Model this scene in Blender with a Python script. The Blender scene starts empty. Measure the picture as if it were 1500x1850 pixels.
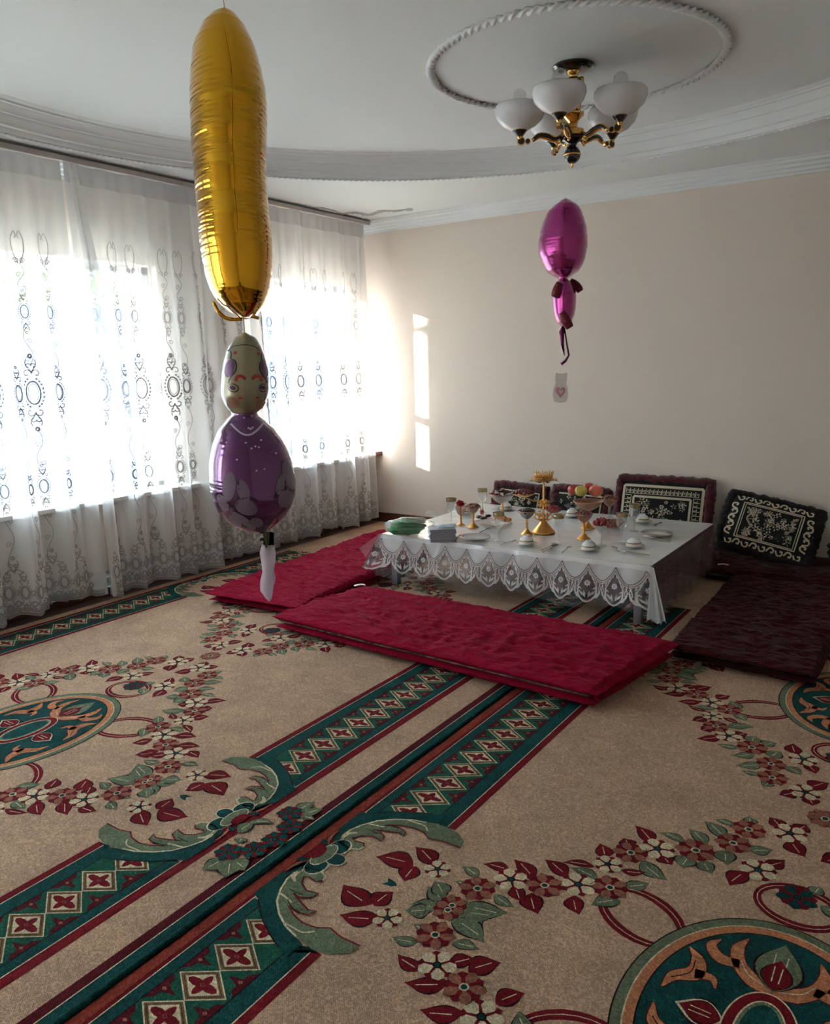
import bpy, math, random
import numpy as np
from mathutils import Vector, Matrix, noise
random.seed(7)
S = bpy.context.scene
COL = S.collection
PI = math.pi

# ---------------------------------------------------------------- camera
FPX = 1450.0
ROT = Matrix(((0.82804184, -0.0825005, 0.55456324),
              (0.56019113, 0.16245543, -0.81227713),
              (-0.02307854, 0.98326085, 0.18073594)))
CAM = Vector((4.786, -6.208, 1.5))
cd = bpy.data.cameras.new('camera'); cam = bpy.data.objects.new('camera', cd); COL.objects.link(cam)
cd.sensor_fit = 'HORIZONTAL'; cd.sensor_width = 36; cd.lens = FPX / 1500 * 36
cd.clip_start = 0.05; cd.clip_end = 200
cam.matrix_world = Matrix.Translation(CAM) @ ROT.to_4x4()
S.camera = cam

# ---------------------------------------------------------------- sky, sun, exposure
W = bpy.data.worlds.new('sky'); S.world = W; W.use_nodes = True
bgn = W.node_tree.nodes['Background']
bgn.inputs['Color'].default_value = (0.70, 0.88, 1.03, 1)
bgn.inputs['Strength'].default_value = 5.0
sd = bpy.data.lights.new('sun', 'SUN'); sd.energy = 38; sd.angle = math.radians(0.5); sd.color = (1, .95, .86)
sun = bpy.data.objects.new('sun', sd); COL.objects.link(sun)
SUNV = Vector((1, .44, -.29)).normalized()
sun.rotation_euler = (-SUNV).to_track_quat('Z', 'Y').to_euler()
for (y0, y1) in ((-7.35, -5.25), (-4.95, -2.36), (-1.34, -.25)):  # first pair belongs to the added window out of view
    pd = bpy.data.lights.new('window_portal', 'AREA'); pd.shape = 'RECTANGLE'
    pd.size = 1.6; pd.size_y = (y1 - y0); pd.energy = 1; pd.cycles.is_portal = True
    po = bpy.data.objects.new('window_portal', pd); COL.objects.link(po)
    po.location = (-.31, (y0 + y1) / 2, 1.43)
    po.rotation_euler = (0, -PI / 2, 0)
VS = S.view_settings
S.display_settings.display_device = 'sRGB'
VS.view_transform = 'Standard'; VS.look = 'None'; VS.gamma = 1; VS.use_curve_mapping = False
VS.exposure = 2.4

# ---------------------------------------------------------------- helpers
def ray(px, py):
    return ROT @ Vector((px - 750, -(py - 925), -FPX))
def at(px, py, z=0.0):
    r = ray(px, py); return CAM + r * ((z - CAM.z) / r.z)
def aty(px, py, y):
    r = ray(px, py); return CAM + r * ((y - CAM.y) / r.y)
def atd(px, py, d):
    r = ray(px, py); return CAM + r * (d / FPX)
RT = ROT.transposed()
def projy(P):
    q = RT @ (Vector(P) - CAM); return 925 - FPX * q.y / -q.z
def hz(x, y, py):
    lo, hi = -1.0, 3.5
    for _ in range(30):
        m = (lo + hi) / 2
        if projy((x, y, m)) > py: lo = m
        else: hi = m
    return (lo + hi) / 2
def srgb(r, g, b):
    return tuple((c / 255 / 12.92 if c / 255 <= .04045 else ((c / 255 + .055) / 1.055) ** 2.4) for c in (r, g, b)) + (1,)

def mat(name, color=(.8, .8, .8, 1), rough=.5, metal=0, spec=.5, coat=0, sheen=0, bump=None, var=None, **kw):
    """bump=(scale, strength, distance[, stretch]); var=(scale, amount)"""
    m = bpy.data.materials.new(name); m.use_nodes = True
    nt = m.node_tree; N = nt.nodes; L = nt.links; p = N['Principled BSDF']
    p.inputs['Base Color'].default_value = color
    p.inputs['Roughness'].default_value = rough
    p.inputs['Metallic'].default_value = metal
    p.inputs['Specular IOR Level'].default_value = spec
    p.inputs['Coat Weight'].default_value = coat
    p.inputs['Coat Roughness'].default_value = .08
    p.inputs['Sheen Weight'].default_value = sheen
    for k, v in kw.items(): p.inputs[k].default_value = v
    tc = N.new('ShaderNodeTexCoord')
    if var:
        n = N.new('ShaderNodeTexNoise'); n.inputs['Scale'].default_value = var[0]; n.inputs['Detail'].default_value = 5
        L.new(tc.outputs['Object'], n.inputs['Vector'])
        r = N.new('ShaderNodeMapRange'); r.inputs[1].default_value = .3; r.inputs[2].default_value = .7
        r.inputs[3].default_value = 1 - var[1]; r.inputs[4].default_value = 1 + var[1]
        L.new(n.outputs['Fac'], r.inputs[0])
        mx = N.new('ShaderNodeVectorMath'); mx.operation = 'SCALE'; mx.inputs[0].default_value = color[:3]
        L.new(r.outputs[0], mx.inputs['Scale']); L.new(mx.outputs[0], p.inputs['Base Color'])
    if bump:
        n = N.new('ShaderNodeTexNoise'); n.inputs['Scale'].default_value = bump[0]; n.inputs['Detail'].default_value = 4
        if len(bump) > 3:
            mp = N.new('ShaderNodeMapping'); mp.inputs['Scale'].default_value = bump[3]
            L.new(tc.outputs['Object'], mp.inputs['Vector']); L.new(mp.outputs[0], n.inputs['Vector'])
        else: L.new(tc.outputs['Object'], n.inputs['Vector'])
        b = N.new('ShaderNodeBump'); b.inputs['Strength'].default_value = bump[1]; b.inputs['Distance'].default_value = bump[2]
        L.new(n.outputs['Fac'], b.inputs['Height']); L.new(b.outputs[0], p.inputs['Normal'])
    return m

def weave_mat(name, color, color2=None, mottled=False):
    """woven carpet yarn: fine diagonal weave relief, mottled lighter threads"""
    m = mat(name, color, .95, spec=.1)
    nt = m.node_tree; N = nt.nodes; L = nt.links; p = N['Principled BSDF']
    tc = N.new('ShaderNodeTexCoord')
    mp = N.new('ShaderNodeMapping'); mp.inputs['Rotation'].default_value = (0, 0, .8)
    L.new(tc.outputs['Object'], mp.inputs['Vector'])
    v = N.new('ShaderNodeTexVoronoi'); v.inputs['Scale'].default_value = 200; v.inputs['Randomness'].default_value = .45
    L.new(mp.outputs[0], v.inputs['Vector'])
    n = N.new('ShaderNodeTexNoise'); n.inputs['Scale'].default_value = 52; n.inputs['Detail'].default_value = 4; n.inputs['Distortion'].default_value = 2.6
    L.new(mp.outputs[0], n.inputs['Vector'])
    r = N.new('ShaderNodeValToRGB'); r.color_ramp.elements[0].position = .46; r.color_ramp.elements[1].position = .60
    c2 = color2 or tuple(min(1, c * 1.5) for c in color[:3]) + (1,)
    r.color_ramp.elements[0].color = color; r.color_ramp.elements[1].color = c2
    L.new(n.outputs['Fac'], r.inputs[0])
    big = N.new('ShaderNodeTexNoise'); big.inputs['Scale'].default_value = 5; big.inputs['Detail'].default_value = 4
    L.new(tc.outputs['Object'], big.inputs['Vector'])
    mr = N.new('ShaderNodeMapRange'); mr.inputs[1].default_value = .3; mr.inputs[2].default_value = .7; mr.inputs[3].default_value = .86; mr.inputs[4].default_value = 1.1
    L.new(big.outputs['Fac'], mr.inputs[0])
    vd = N.new('ShaderNodeMapRange'); vd.inputs[1].default_value = .0; vd.inputs[2].default_value = .7; vd.inputs[3].default_value = 1.12; vd.inputs[4].default_value = .62
    L.new(v.outputs['Distance'], vd.inputs[0])
    mm = N.new('ShaderNodeMath'); mm.operation = 'MULTIPLY'; L.new(mr.outputs[0], mm.inputs[0]); L.new(vd.outputs[0], mm.inputs[1])
    sc = N.new('ShaderNodeVectorMath'); sc.operation = 'SCALE'; L.new(r.outputs[0], sc.inputs[0]); L.new(mm.outputs[0], sc.inputs['Scale'])
    L.new(sc.outputs[0], p.inputs['Base Color'])
    b = N.new('ShaderNodeBump'); b.inputs['Strength'].default_value = .7; b.inputs['Distance'].default_value = .003; b.invert = True
    L.new(v.outputs['Distance'], b.inputs['Height']); L.new(b.outputs[0], p.inputs['Normal'])
    return m

def clear_mat(name, tint=(1, 1, 1, 1), refl=.1, rough=.02, milky=0.0, milk=(.9, .9, .9, 1), bump=None, rim=.7):
    """thin clear sheet / blown glass: see-through with fresnel reflections"""
    m = bpy.data.materials.new(name); m.use_nodes = True
    nt = m.node_tree; N = nt.nodes; L = nt.links; N.remove(N['Principled BSDF']); out = N['Material Output']
    t = N.new('ShaderNodeBsdfTransparent'); t.inputs[0].default_value = tint
    g = N.new('ShaderNodeBsdfGlossy'); g.inputs['Roughness'].default_value = rough; g.inputs[0].default_value = (1, 1, 1, 1)
    lw = N.new('ShaderNodeLayerWeight'); lw.inputs[0].default_value = .25
    mr = N.new('ShaderNodeMapRange'); mr.inputs[3].default_value = refl; mr.inputs[4].default_value = rim
    L.new(lw.outputs['Facing'], mr.inputs[0])
    pw = N.new('ShaderNodeMath'); pw.operation = 'POWER'; pw.inputs[1].default_value = 1.6
    L.new(mr.outputs[0], pw.inputs[0])
    mx = N.new('ShaderNodeMixShader'); L.new(pw.outputs[0], mx.inputs[0]); L.new(t.outputs[0], mx.inputs[1]); L.new(g.outputs[0], mx.inputs[2])
    last = mx
    if milky:
        d = N.new('ShaderNodeBsdfDiffuse'); d.inputs[0].default_value = milk
        m2 = N.new('ShaderNodeMixShader'); m2.inputs[0].default_value = milky
        L.new(mx.outputs[0], m2.inputs[1]); L.new(d.outputs[0], m2.inputs[2]); last = m2
    if bump:
        tc = N.new('ShaderNodeTexCoord')
        n = N.new('ShaderNodeTexNoise'); n.inputs['Scale'].default_value = bump[0]; L.new(tc.outputs['Object'], n.inputs['Vector'])
        b = N.new('ShaderNodeBump'); b.inputs['Strength'].default_value = bump[1]; b.inputs['Distance'].default_value = bump[2]
        L.new(n.outputs['Fac'], b.inputs['Height']); L.new(b.outputs[0], g.inputs['Normal'])
    L.new(last.outputs[0], out.inputs[0])
    return m

def sheer_mat(name, color, alpha, trans=.5, band=None):
    """thin woven cloth: partly see-through, partly scattering light through"""
    m = bpy.data.materials.new(name); m.use_nodes = True
    nt = m.node_tree; N = nt.nodes; L = nt.links; N.remove(N['Principled BSDF']); out = N['Material Output']
    t = N.new('ShaderNodeBsdfTransparent')
    d = N.new('ShaderNodeBsdfDiffuse'); d.inputs[0].default_value = color
    tr = N.new('ShaderNodeBsdfTranslucent'); tr.inputs[0].default_value = color
    a = N.new('ShaderNodeMixShader'); a.inputs[0].default_value = trans; L.new(d.outputs[0], a.inputs[1]); L.new(tr.outputs[0], a.inputs[2])
    b = N.new('ShaderNodeMixShader'); b.inputs[0].default_value = alpha; L.new(t.outputs[0], b.inputs[1]); L.new(a.outputs[0], b.inputs[2])
    L.new(b.outputs[0], out.inputs[0])
    # closely woven threads hide more at a slant
    lw = N.new('ShaderNodeLayerWeight'); lw.inputs[0].default_value = .5
    mr = N.new('ShaderNodeMapRange'); mr.inputs[3].default_value = alpha; mr.inputs[4].default_value = min(1, alpha + .38)
    L.new(lw.outputs['Facing'], mr.inputs[0]); L.new(mr.outputs[0], b.inputs[0])
    return m

class MB:
    def __init__(s): s.v = []; s.f = []; s.m = []
    def add(s, vs, fs, mi=0):
        o = len(s.v); s.v += [tuple(p) for p in vs]
        s.f += [tuple(i + o for i in f) for f in fs]; s.m += [mi] * len(fs)
    def box(s, a, b, mi=0):
        x0, y0, z0 = a; x1, y1, z1 = b
        v = [(x, y, z) for x in (x0, x1) for y in (y0, y1) for z in (z0, z1)]
        s.add(v, [(0, 1, 3, 2), (4, 6, 7, 5), (0, 4, 5, 1), (2, 3, 7, 6), (0, 2, 6, 4), (1, 5, 7, 3)], mi)
    def obox(s, c, ax, ay, az, mi=0):
        c = Vector(c); v = [c + ax * i + ay * j + az * k for i in (-1, 1) for j in (-1, 1) for k in (-1, 1)]
        s.add(v, [(0, 1, 3, 2), (4, 6, 7, 5), (0, 4, 5, 1), (2, 3, 7, 6), (0, 2, 6, 4), (1, 5, 7, 3)], mi)
    def grid(s, fn, nu, nv, mi=0, closeu=False, closev=False):
        v = [fn(i / (nu if closeu else nu - 1), j / (nv if closev else nv - 1)) for i in range(nu) for j in range(nv)]
        f = []
        for i in range(nu if closeu else nu - 1):
            for j in range(nv if closev else nv - 1):
                i2 = (i + 1) % nu; j2 = (j + 1) % nv
                f.append((i * nv + j, i2 * nv + j, i2 * nv + j2, i * nv + j2))
        s.add(v, f, mi)
    def lathe(s, prof, c=(0, 0, 0), seg=20, mi=0, flute=None, mis=None, sx=1, sy=1):
        v = []; n = len(prof)
        for i in range(seg):
            a = 2 * PI * i / seg
            for j, (r, z) in enumerate(prof):
                k = 1 + (flute * (1 if i % 2 else -1) if flute else 0)
                v.append((c[0] + r * k * sx * math.cos(a), c[1] + r * k * sy * math.sin(a), c[2] + z))
        for j in range(n - 1):
            s_f = [(i * n + j, ((i + 1) % seg) * n + j, ((i + 1) % seg) * n + j + 1, i * n + j + 1) for i in range(seg)]
            o = len(s.v)
            if j == 0: s.v += [tuple(p) for p in v]; base = o
            s.f += [tuple(q + base for q in f) for f in s_f]; s.m += [mis[j] if mis else mi] * len(s_f)
    def tube(s, pts, r, seg=8, mi=0, cap=True, flat=None):
        pts = [Vector(p) for p in pts]; n = len(pts)
        if not hasattr(r, '__len__'): r = [r] * n
        up = Vector((0, 0, 1)); v = []; nprev = None
        for i, p in enumerate(pts):
            t = (pts[min(i + 1, n - 1)] - pts[max(i - 1, 0)]).normalized()
            if nprev is None:
                a = up.cross(t)
                if a.length < .05: a = Vector((1, 0, 0)).cross(t)
                a.normalize()
            else:
                a = (nprev - t * nprev.dot(t))
                a = a.normalized() if a.length > 1e-6 else nprev
            nprev = a; b = t.cross(a)
            fl = flat or 1
            for k in range(seg):
                th = 2 * PI * k / seg
                v.append(p + a * (r[i] * fl * math.cos(th)) + b * (r[i] * math.sin(th)))
        f = [(i * seg + k, i * seg + (k + 1) % seg, (i + 1) * seg + (k + 1) % seg, (i + 1) * seg + k) for i in range(n - 1) for k in range(seg)]
        if cap: f += [tuple(range(seg))[::-1], tuple((n - 1) * seg + k for k in range(seg))]
        s.add(v, f, mi)
    def ball(s, c, r, nu=12, nv=8, mi=0, sc=(1, 1, 1), bump=0, rot=None):
        c = Vector(c)
        def fn(a, b):
            th = 2 * PI * a; ph = PI * b
            d = Vector((math.sin(ph) * math.cos(th) * sc[0], math.sin(ph) * math.sin(th) * sc[1], math.cos(ph) * sc[2]))
            if rot: d = rot @ d
            k = 1 + (bump * noise.noise((c + d * .5) * 9) if bump else 0)
            return c + d * r * k
        s.grid(fn, nu, nv, mi, closeu=True)
    def build(s, name, mats, parent=None, smooth=True, loc=None, kind=None, auto=None):
        me = bpy.data.meshes.new(name); 
        v = s.v
        if loc is not None: v = [(a - loc[0], b - loc[1], c - loc[2]) for a, b, c in v]
        me.from_pydata(v, [], s.f); 
        for m in (mats if isinstance(mats, (list, tuple)) else [mats]): me.materials.append(m)
        me.polygons.foreach_set('material_index', s.m)
        if smooth: me.polygons.foreach_set('use_smooth', [True] * len(s.f))
        me.update()
        if auto is not None:
            try: me.set_sharp_from_angle(angle=math.radians(auto))
            except Exception: pass
        o = bpy.data.objects.new(name, me); COL.objects.link(o)
        if loc is not None: o.location = loc
        if parent is not None: o.parent = parent
        if kind: o['kind'] = kind
        return o

def tag(o, label, cat, group=None):
    o['label'] = label; o['category'] = cat
    if group: o['group'] = group
    return o
def thing(name, label, cat, loc=(0, 0, 0), group=None, rz=0):
    o = bpy.data.objects.new(name, None); COL.objects.link(o); o.location = loc; o.rotation_euler = (0, 0, rz)
    o.empty_display_size = .05
    return tag(o, label, cat, group)
def struct(o): o['kind'] = 'structure'; return o
def dup(src, loc, label, group=None, rz=0, scale=None):
    r = src.copy(); COL.objects.link(r); r.location = loc; r.rotation_euler = (0, 0, rz); r['label'] = label
    if group: r['group'] = group
    if scale: r.scale = scale
    for ch in list(src.children):
        c = ch.copy(); COL.objects.link(c); c.parent = r
        for g in ch.children:
            d = g.copy(); COL.objects.link(d); d.parent = c
    return r
def spline(pts, n=8):
    """Catmull-Rom through 2D/3D points"""
    P = [Vector(p) for p in pts]; P = [P[0] * 2 - P[1]] + P + [P[-1] * 2 - P[-2]]; out = []
    for i in range(1, len(P) - 2):
        a, b, c, d = P[i - 1:i + 3]
        for k in range(n):
            t = k / n
            out.append(.5 * ((2 * b) + (c - a) * t + (2 * a - 5 * b + 4 * c - d) * t * t + (3 * b - a - 3 * c + d) * t ** 3))
    out.append(P[-2]); return out
def nz(x, y=0, z=0): return noise.noise(Vector((x, y, z)))

# ---------------------------------------------------------------- materials
M_wall = mat('wall_plaster', srgb(234, 220, 207), .85, bump=(60, .35, .004, (1, 1, .6)), spec=.2)
M_ceil = mat('ceiling_paint', srgb(234, 236, 234), .8, bump=(4, .1, .01), spec=.2)
M_mould = mat('plaster_moulding', srgb(234, 235, 234), .6)
M_flake = mat('flaking_plaster', srgb(186, 188, 188), .9, bump=(80, .6, .004))
M_floor = mat('painted_floor', srgb(92, 58, 42), .5, bump=(20, .1, .002), var=(6, .15))
M_base = mat('brown_baseboard', srgb(98, 58, 40), .45)
M_white = mat('white_paint', srgb(225, 225, 222), .4)
M_glassp = clear_mat('window_glass', refl=.05)
M_gold = mat('gold_metal', (.83, .50, .16, 1), .18, 1)
M_goldorn = mat('gold_ornament', (.80, .42, .12, 1), .3, 1, bump=(110, .5, .003))
M_black = mat('black_pearl', (.012, .010, .010, 1), .12, .3, coat=.8)
M_opal = mat('opal_glass', srgb(226, 224, 224), .25, spec=.5)
M_glass = clear_mat('clear_glass', (.90, .92, .92, 1), refl=.22, rim=.95, milky=.06)
M_gilt = clear_mat('gilded_glass', (.75, .62, .36, 1), refl=.3, rim=.9, milky=.45, milk=srgb(178, 146, 88))
M_crystal = clear_mat('cut_crystal', (.86, .86, .86, 1), refl=.2, rough=.08, milky=.12, milk=(.75, .66, .62, 1), bump=(60, .8, .01))
M_porc = mat('white_porcelain', srgb(226, 226, 224), .12, coat=.5)
M_trimg = mat('gilt_band', srgb(150, 112, 60), .3, .6)
M_steel = mat('steel_cutlery', (.5, .47, .44, 1), .2, 1)
M_vel = mat('burgundy_velvet', (.27, .002, .024, 1), .85, spec=.1, sheen=.12, bump=(13, 1, .035, (1, 2.6, 1)), **{'Sheen Roughness': .4, 'Sheen Tint': (.6, .05, .12, 1)})
M_vel_shade = mat('shaded_burgundy_velvet', (.040, .0025, .003, 1), .9, spec=.08, sheen=.05, bump=(13, 1, .035, (1, 2.6, 1)))  # burgundy velvet with the shade of the right side put into its colour
M_fold = mat('quilt_lining', srgb(110, 96, 84), .8, var=(30, .9))
M_dark = mat('dark_fur', (.010, .004, .005, 1), .95, sheen=.1, bump=(90, 1, .01))
M_redfur = mat('burgundy_fur', (.085, .006, .01, 1), .95, sheen=.3, bump=(90, 1, .012))
M_cream = mat('cream_thread', srgb(205, 192, 165), .9)
M_sheer = sheer_mat('sheer_voile', (.97, .96, .945, 1), .60, .12)
M_sheer2 = sheer_mat('sheer_voile_heading', (.62, .59, .58, 1), .85, .3)
M_embr = sheer_mat('embroidery_thread', (.38, .36, .34, 1), .98, .02)
M_lacenet = sheer_mat('lace_net', (.62, .56, .54, 1), .16, .3)
M_lace = mat('lace_thread', srgb(214, 206, 200), .85)
M_lace2 = mat('lace_thread_dark', srgb(128, 108, 102), .85)
M_satin = mat('white_satin', srgb(228, 228, 226), .3, coat=1, bump=(9, .5, .02, (.5, 3, 1)))
M_plastic = clear_mat('clear_plastic_cover', (.97, .96, .97, 1), refl=.06, rough=.12, milky=.07, milk=(.9, .85, .9, 1), bump=(9, .8, .03), rim=.5)
M_tablew = mat('grey_painted_wood', srgb(112, 106, 112), .5)

# ---------------------------------------------------------------- structure: floor, walls, windows
RX, RY = 5.95, -7.6
m = MB(); m.box((-.3, RY, -.06), (RX, 0, 0)); struct(m.build('floor', M_floor, smooth=False))
m = MB(); m.box((-.3, 0, -.06), (RX, .2, 3.05)); struct(m.build('wall_back', M_wall, smooth=False))
m = MB(); m.box((RX, RY, -.06), (RX + .2, .2, 3.05)); struct(m.build('wall_right', M_wall, smooth=False))
m = MB(); m.box((-.3, RY - .2, -.06), (RX + .2, RY, 3.05)); struct(m.build('wall_front', M_wall, smooth=False))
SILL, HEAD = .645, 2.22
WIN = ((-4.95, -2.36), (-1.34, -.25), (-7.35, -5.25))  # last pair is an unseen window added to brighten the room
m = MB()
m.box((-.3, RY, 0), (0, 0, SILL)); m.box((-.3, RY, HEAD), (0, 0, 3.05))
for a, b in ((RY, -7.35), (-5.25, -4.95), (WIN[0][1], WIN[1][0]), (WIN[1][1], 0)): m.box((-.3, a, SILL), (0, b, HEAD))
struct(m.build('wall_left', M_wall, smooth=False))
for i, (a, b) in enumerate(WIN):
    r = bpy.data.objects.new('window_%d' % (i + 1), None); COL.objects.link(r); r.location = (-.14, (a + b) / 2, SILL); struct(r)
    loc = Vector(r.location)
    def part(mb, name, mt, parent):
        mb.v = [(x - loc.x, y - loc.y, z - loc.z) for x, y, z in mb.v]; return mb.build(name, mt, parent, smooth=False)
    f = MB(); t = .05
    f.box((-.18, a, SILL), (-.1, a + t, HEAD)); f.box((-.18, b - t, SILL), (-.1, b, HEAD))
    f.box((-.18, a, SILL), (-.1, b, SILL + t)); f.box((-.18, a, HEAD - t), (-.1, b, HEAD))
    part(f, 'window_frame', M_white, r)
    n = (4, 2, 3)[i]
    for k in range(1, n):
        y = a + (b - a) * k / n; g = MB(); g.box((-.175, y - .035, SILL + t), (-.105, y + .035, HEAD - t)); part(g, 'mullion', M_white, r)
    tz = 1.19 if i == 1 else 1.74; g = MB(); g.box((-.17, a + t, tz), (-.11, b - t, tz + .05)); part(g, 'transom', M_white, r)
    for k in range(n):
        y0 = a + (b - a) * k / n + t; y1 = a + (b - a) * (k + 1) / n - t
        g = MB(); g.box((-.145, y0, SILL + t), (-.141, y1, tz)); part(g, 'pane', M_glassp, r)
        g = MB(); g.box((-.145, y0, tz + .05), (-.141, y1, HEAD - t)); part(g, 'pane', M_glassp, r)
m = MB(); m.box((-.02, RY, .65), (.17, -.005, .675)); m.box((.165, RY, .65), (.18, -.17, .675)); m.box((.10, -.17, .648), (.185, -.003, .682), 1)
o = struct(m.build('trim_1', [M_white, M_base], smooth=False))
for nm, a, b in (('baseboard_back', (0, -.025, 0), (RX, 0, .085)), ('baseboard_left', (0, RY, 0), (.025, 0, .10)), ('baseboard_right', (RX - .025, RY, 0), (RX, 0, .085))):
    m = MB(); m.box(a, b); struct(m.build(nm, M_base, smooth=False))

# ceiling: flat soffit with a raised round tray, stepped cove, rope mouldings
TC = Vector((2.93, -3.30)); TRX, TRY = 2.585, 2.53
m = MB(); n = 144
inner = [(TC.x + TRX * math.cos(2 * PI * i / n), TC.y + TRY * math.sin(2 * PI * i / n)) for i in range(n)]
def rect(a):
    c, s_ = math.cos(a), math.sin(a); k = []
    if c > 0: k.append((RX - TC.x) / c)
    if c < 0: k.append((-.0 - TC.x) / c)
    if s_ > 0: k.append((0 - TC.y) / s_)
    if s_ < 0: k.append((RY - TC.y) / s_)
    k = min(k); return (TC.x + c * k, TC.y + s_ * k)
outer = [rect(2 * PI * i / n) for i in range(n)]
v = [(x, y, 2.80) for x, y in inner] + [(x, y, 2.80) for x, y in outer]
m.add(v, [(i, (i + 1) % n, n + (i + 1) % n, n + i) for i in range(n)])
m.box((-.1, RY - .1, 2.98), (RX + .1, .1, 3.05))
struct(m.build('ceiling', M_ceil, smooth=False))
m = MB(); v = [(TC.x + (TRX - .13) * math.cos(2 * PI * i / n), TC.y + (TRY - .13) * math.sin(2 * PI * i / n), 2.935) for i in range(n)]
m.add(v, [tuple(range(n))]); m.build('ceiling_panel', M_ceil, bpy.data.objects['ceiling'], smooth=False)
prof = [(.03, 2.800), (.03, 2.792), (.0, 2.790), (-.006, 2.800), (-.010, 2.815), (-.022, 2.822), (-.026, 2.840), (-.045, 2.858), (-.050, 2.872), (-.060, 2.876), (-.068, 2.892), (-.086, 2.904), (-.092, 2.912), (-.105, 2.914), (-.110, 2.924), (-.130, 2.928), (-.14, 2.9352)]
m = MB(); n = 200
m.grid(lambda a, b: (TC.x + (TRX + prof[round(b * (len(prof) - 1))][0]) * math.cos(2 * PI * a), TC.y + (TRY + prof[round(b * (len(prof) - 1))][0]) * math.sin(2 * PI * a), prof[round(b * (len(prof) - 1))][1]), n, len(prof), closeu=True)
struct(m.build('trim_2', M_mould, auto=35))
def rope(name, cx, cy, rx, ry, z, rad, twists, per=7, seg=8):
    m = MB(); n = twists * per
    def fn(a, b):
        A = 2 * PI * a; B = 2 * PI * b
        k = 1 + .38 * math.cos(2 * B - twists * A) - .08
        rr = rad * k
        return (cx + (rx + rr * math.cos(B)) * math.cos(A), cy + (ry + rr * math.cos(B)) * math.sin(A), z + rr * .75 * math.sin(B))
    m.grid(fn, n, seg, closeu=True, closev=True)
    return struct(m.build(name, M_mould))
rope('trim_3', TC.x, TC.y, TRX + .018, TRY + .018, 2.787, .013, 420, 6, 8)
CH = Vector((3.053, -2.191))
rope('trim_4', 3.066, -2.215, .705, .705, 2.925, .019, 104, 7, 10)
# cornice along back and window walls
cp = [(0, 2.695), (.012, 2.695), (.014, 2.712), (.028, 2.718), (.036, 2.735), (.052, 2.742), (.060, 2.760), (.082, 2.768), (.090, 2.786), (.104, 2.788), (.106, 2.8005), (0, 2.8005)]
m = MB()
for k in range(len(cp)):
    d0, z0 = cp[k]; d1, z1 = cp[(k + 1) % len(cp)]
    m.add([(d0, -d0, z0), (RX, -d0, z0), (RX, -d1, z1), (d1, -d1, z1)], [(0, 1, 2, 3)])
    m.add([(d0, -d0, z0), (d0, RY, z0), (d1, RY, z1), (d1, -d1, z1)], [(0, 1, 2, 3)])
struct(m.build('trim_5', M_mould, smooth=False))
# flaking plaster near the corner of the soffit
line = [at(572, 374, 2.8), at(592, 378, 2.8), at(618, 386, 2.8), at(642, 383, 2.8), at(668, 388, 2.8), at(690, 380, 2.8), at(716, 380, 2.8), at(744, 377, 2.8)]
m = MB(); random.seed(3)
for a, b in zip(line[:-1], line[1:]):
    for k in range(4):
        p = a.lerp(b, (k + .5) / 4); w = random.uniform(.016, .034); l = (b - a).length / 5
        d = (b - a).normalized(); q = Vector((-d.y, d.x, 0))
        ring = [p + d * l * math.cos(t) * random.uniform(.8, 1.3) + q * w * math.sin(t) * random.uniform(.6, 1.2) - Vector((0, 0, .004 + .01 * random.random() * (math.sin(t) > 0))) for t in [2 * PI * j / 9 for j in range(9)]]
        top = [Vector((r.x, r.y, 2.7995)) for r in ring]
        m.add(ring + top, [tuple(range(9))] + [(j, (j + 1) % 9, 9 + (j + 1) % 9, 9 + j) for j in range(9)])
struct(m.build('trim_6', M_flake, smooth=False))
# heating pipes under the windows
m = MB()
for z in (.075, .14): m.tube([(.07, RY + .1, z), (.07, -.1, z)], .016, 10)
for y in (-3.0, -1.9, -.5): m.box((.03, y - .01, .05), (.06, y + .01, .16)); m.tube([(.07, y, .0), (.07, y, .075)], .012, 8)
tag(m.build('heating_pipe', M_white), 'white heating pipes low on the window wall behind the curtain', 'pipe')

# outside: yard, added unseen house that blocks the sun from most of the facade, trees
m = MB(); m.box((-30, -25, -.5), (-.3, 25, -.45)); struct(m.build('yard_ground', mat('pale_concrete_yard', srgb(190, 188, 180), .9, var=(2, .1)), smooth=False))
m = MB(); fp = [(-4, -2.06), (-4, -14), (-9, -14), (-9, -4.7)]; m.add([(x, y, z) for z in (-.5, 3.7) for x, y in fp], [(0, 1, 5, 4), (1, 2, 6, 5), (2, 3, 7, 6), (3, 0, 4, 7), (4, 5, 6, 7)]); hs = thing('sun_blocker_house', 'pale house across the yard, out of view, added to block the sun', 'house')
m.build('wall', mat('pale_render', srgb(214, 206, 196), .9, var=(1.5, .06)), hs, smooth=False)
m = MB(); m.add([(-9.3, -14.3, 3.7), (-3.9, -14.3, 3.7), (-3.9, -2.02, 3.7), (-9.3, -4.8, 3.7), (-6.5, -14.3, 4.6), (-6.5, -3.5, 4.6)], [(0, 1, 4), (1, 2, 5, 4), (3, 0, 4, 5), (2, 3, 5), (0, 3, 2, 1)])
m.build('roof', mat('grey_roofing', srgb(120, 112, 106), .8), hs, smooth=False)
m = MB(); m.box((-7.2, -.9, -.45), (-7.0, 11, 2.45)); m.box((-7.24, -.94, 2.45), (-6.96, 11, 2.52)); tag(m.build('view_dimming_wall', mat('blue_white_render', srgb(120, 136, 168), .9), smooth=False), 'bluish wall added beyond the windows to dim the view', 'wall')  # wall added to lower the brightness seen through the windows
M_leaf = mat('pale_tree_leaves', srgb(150, 168, 120), .6, var=(4, .25)); M_bark = mat('tree_bark', srgb(96, 84, 70), .9)
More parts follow.
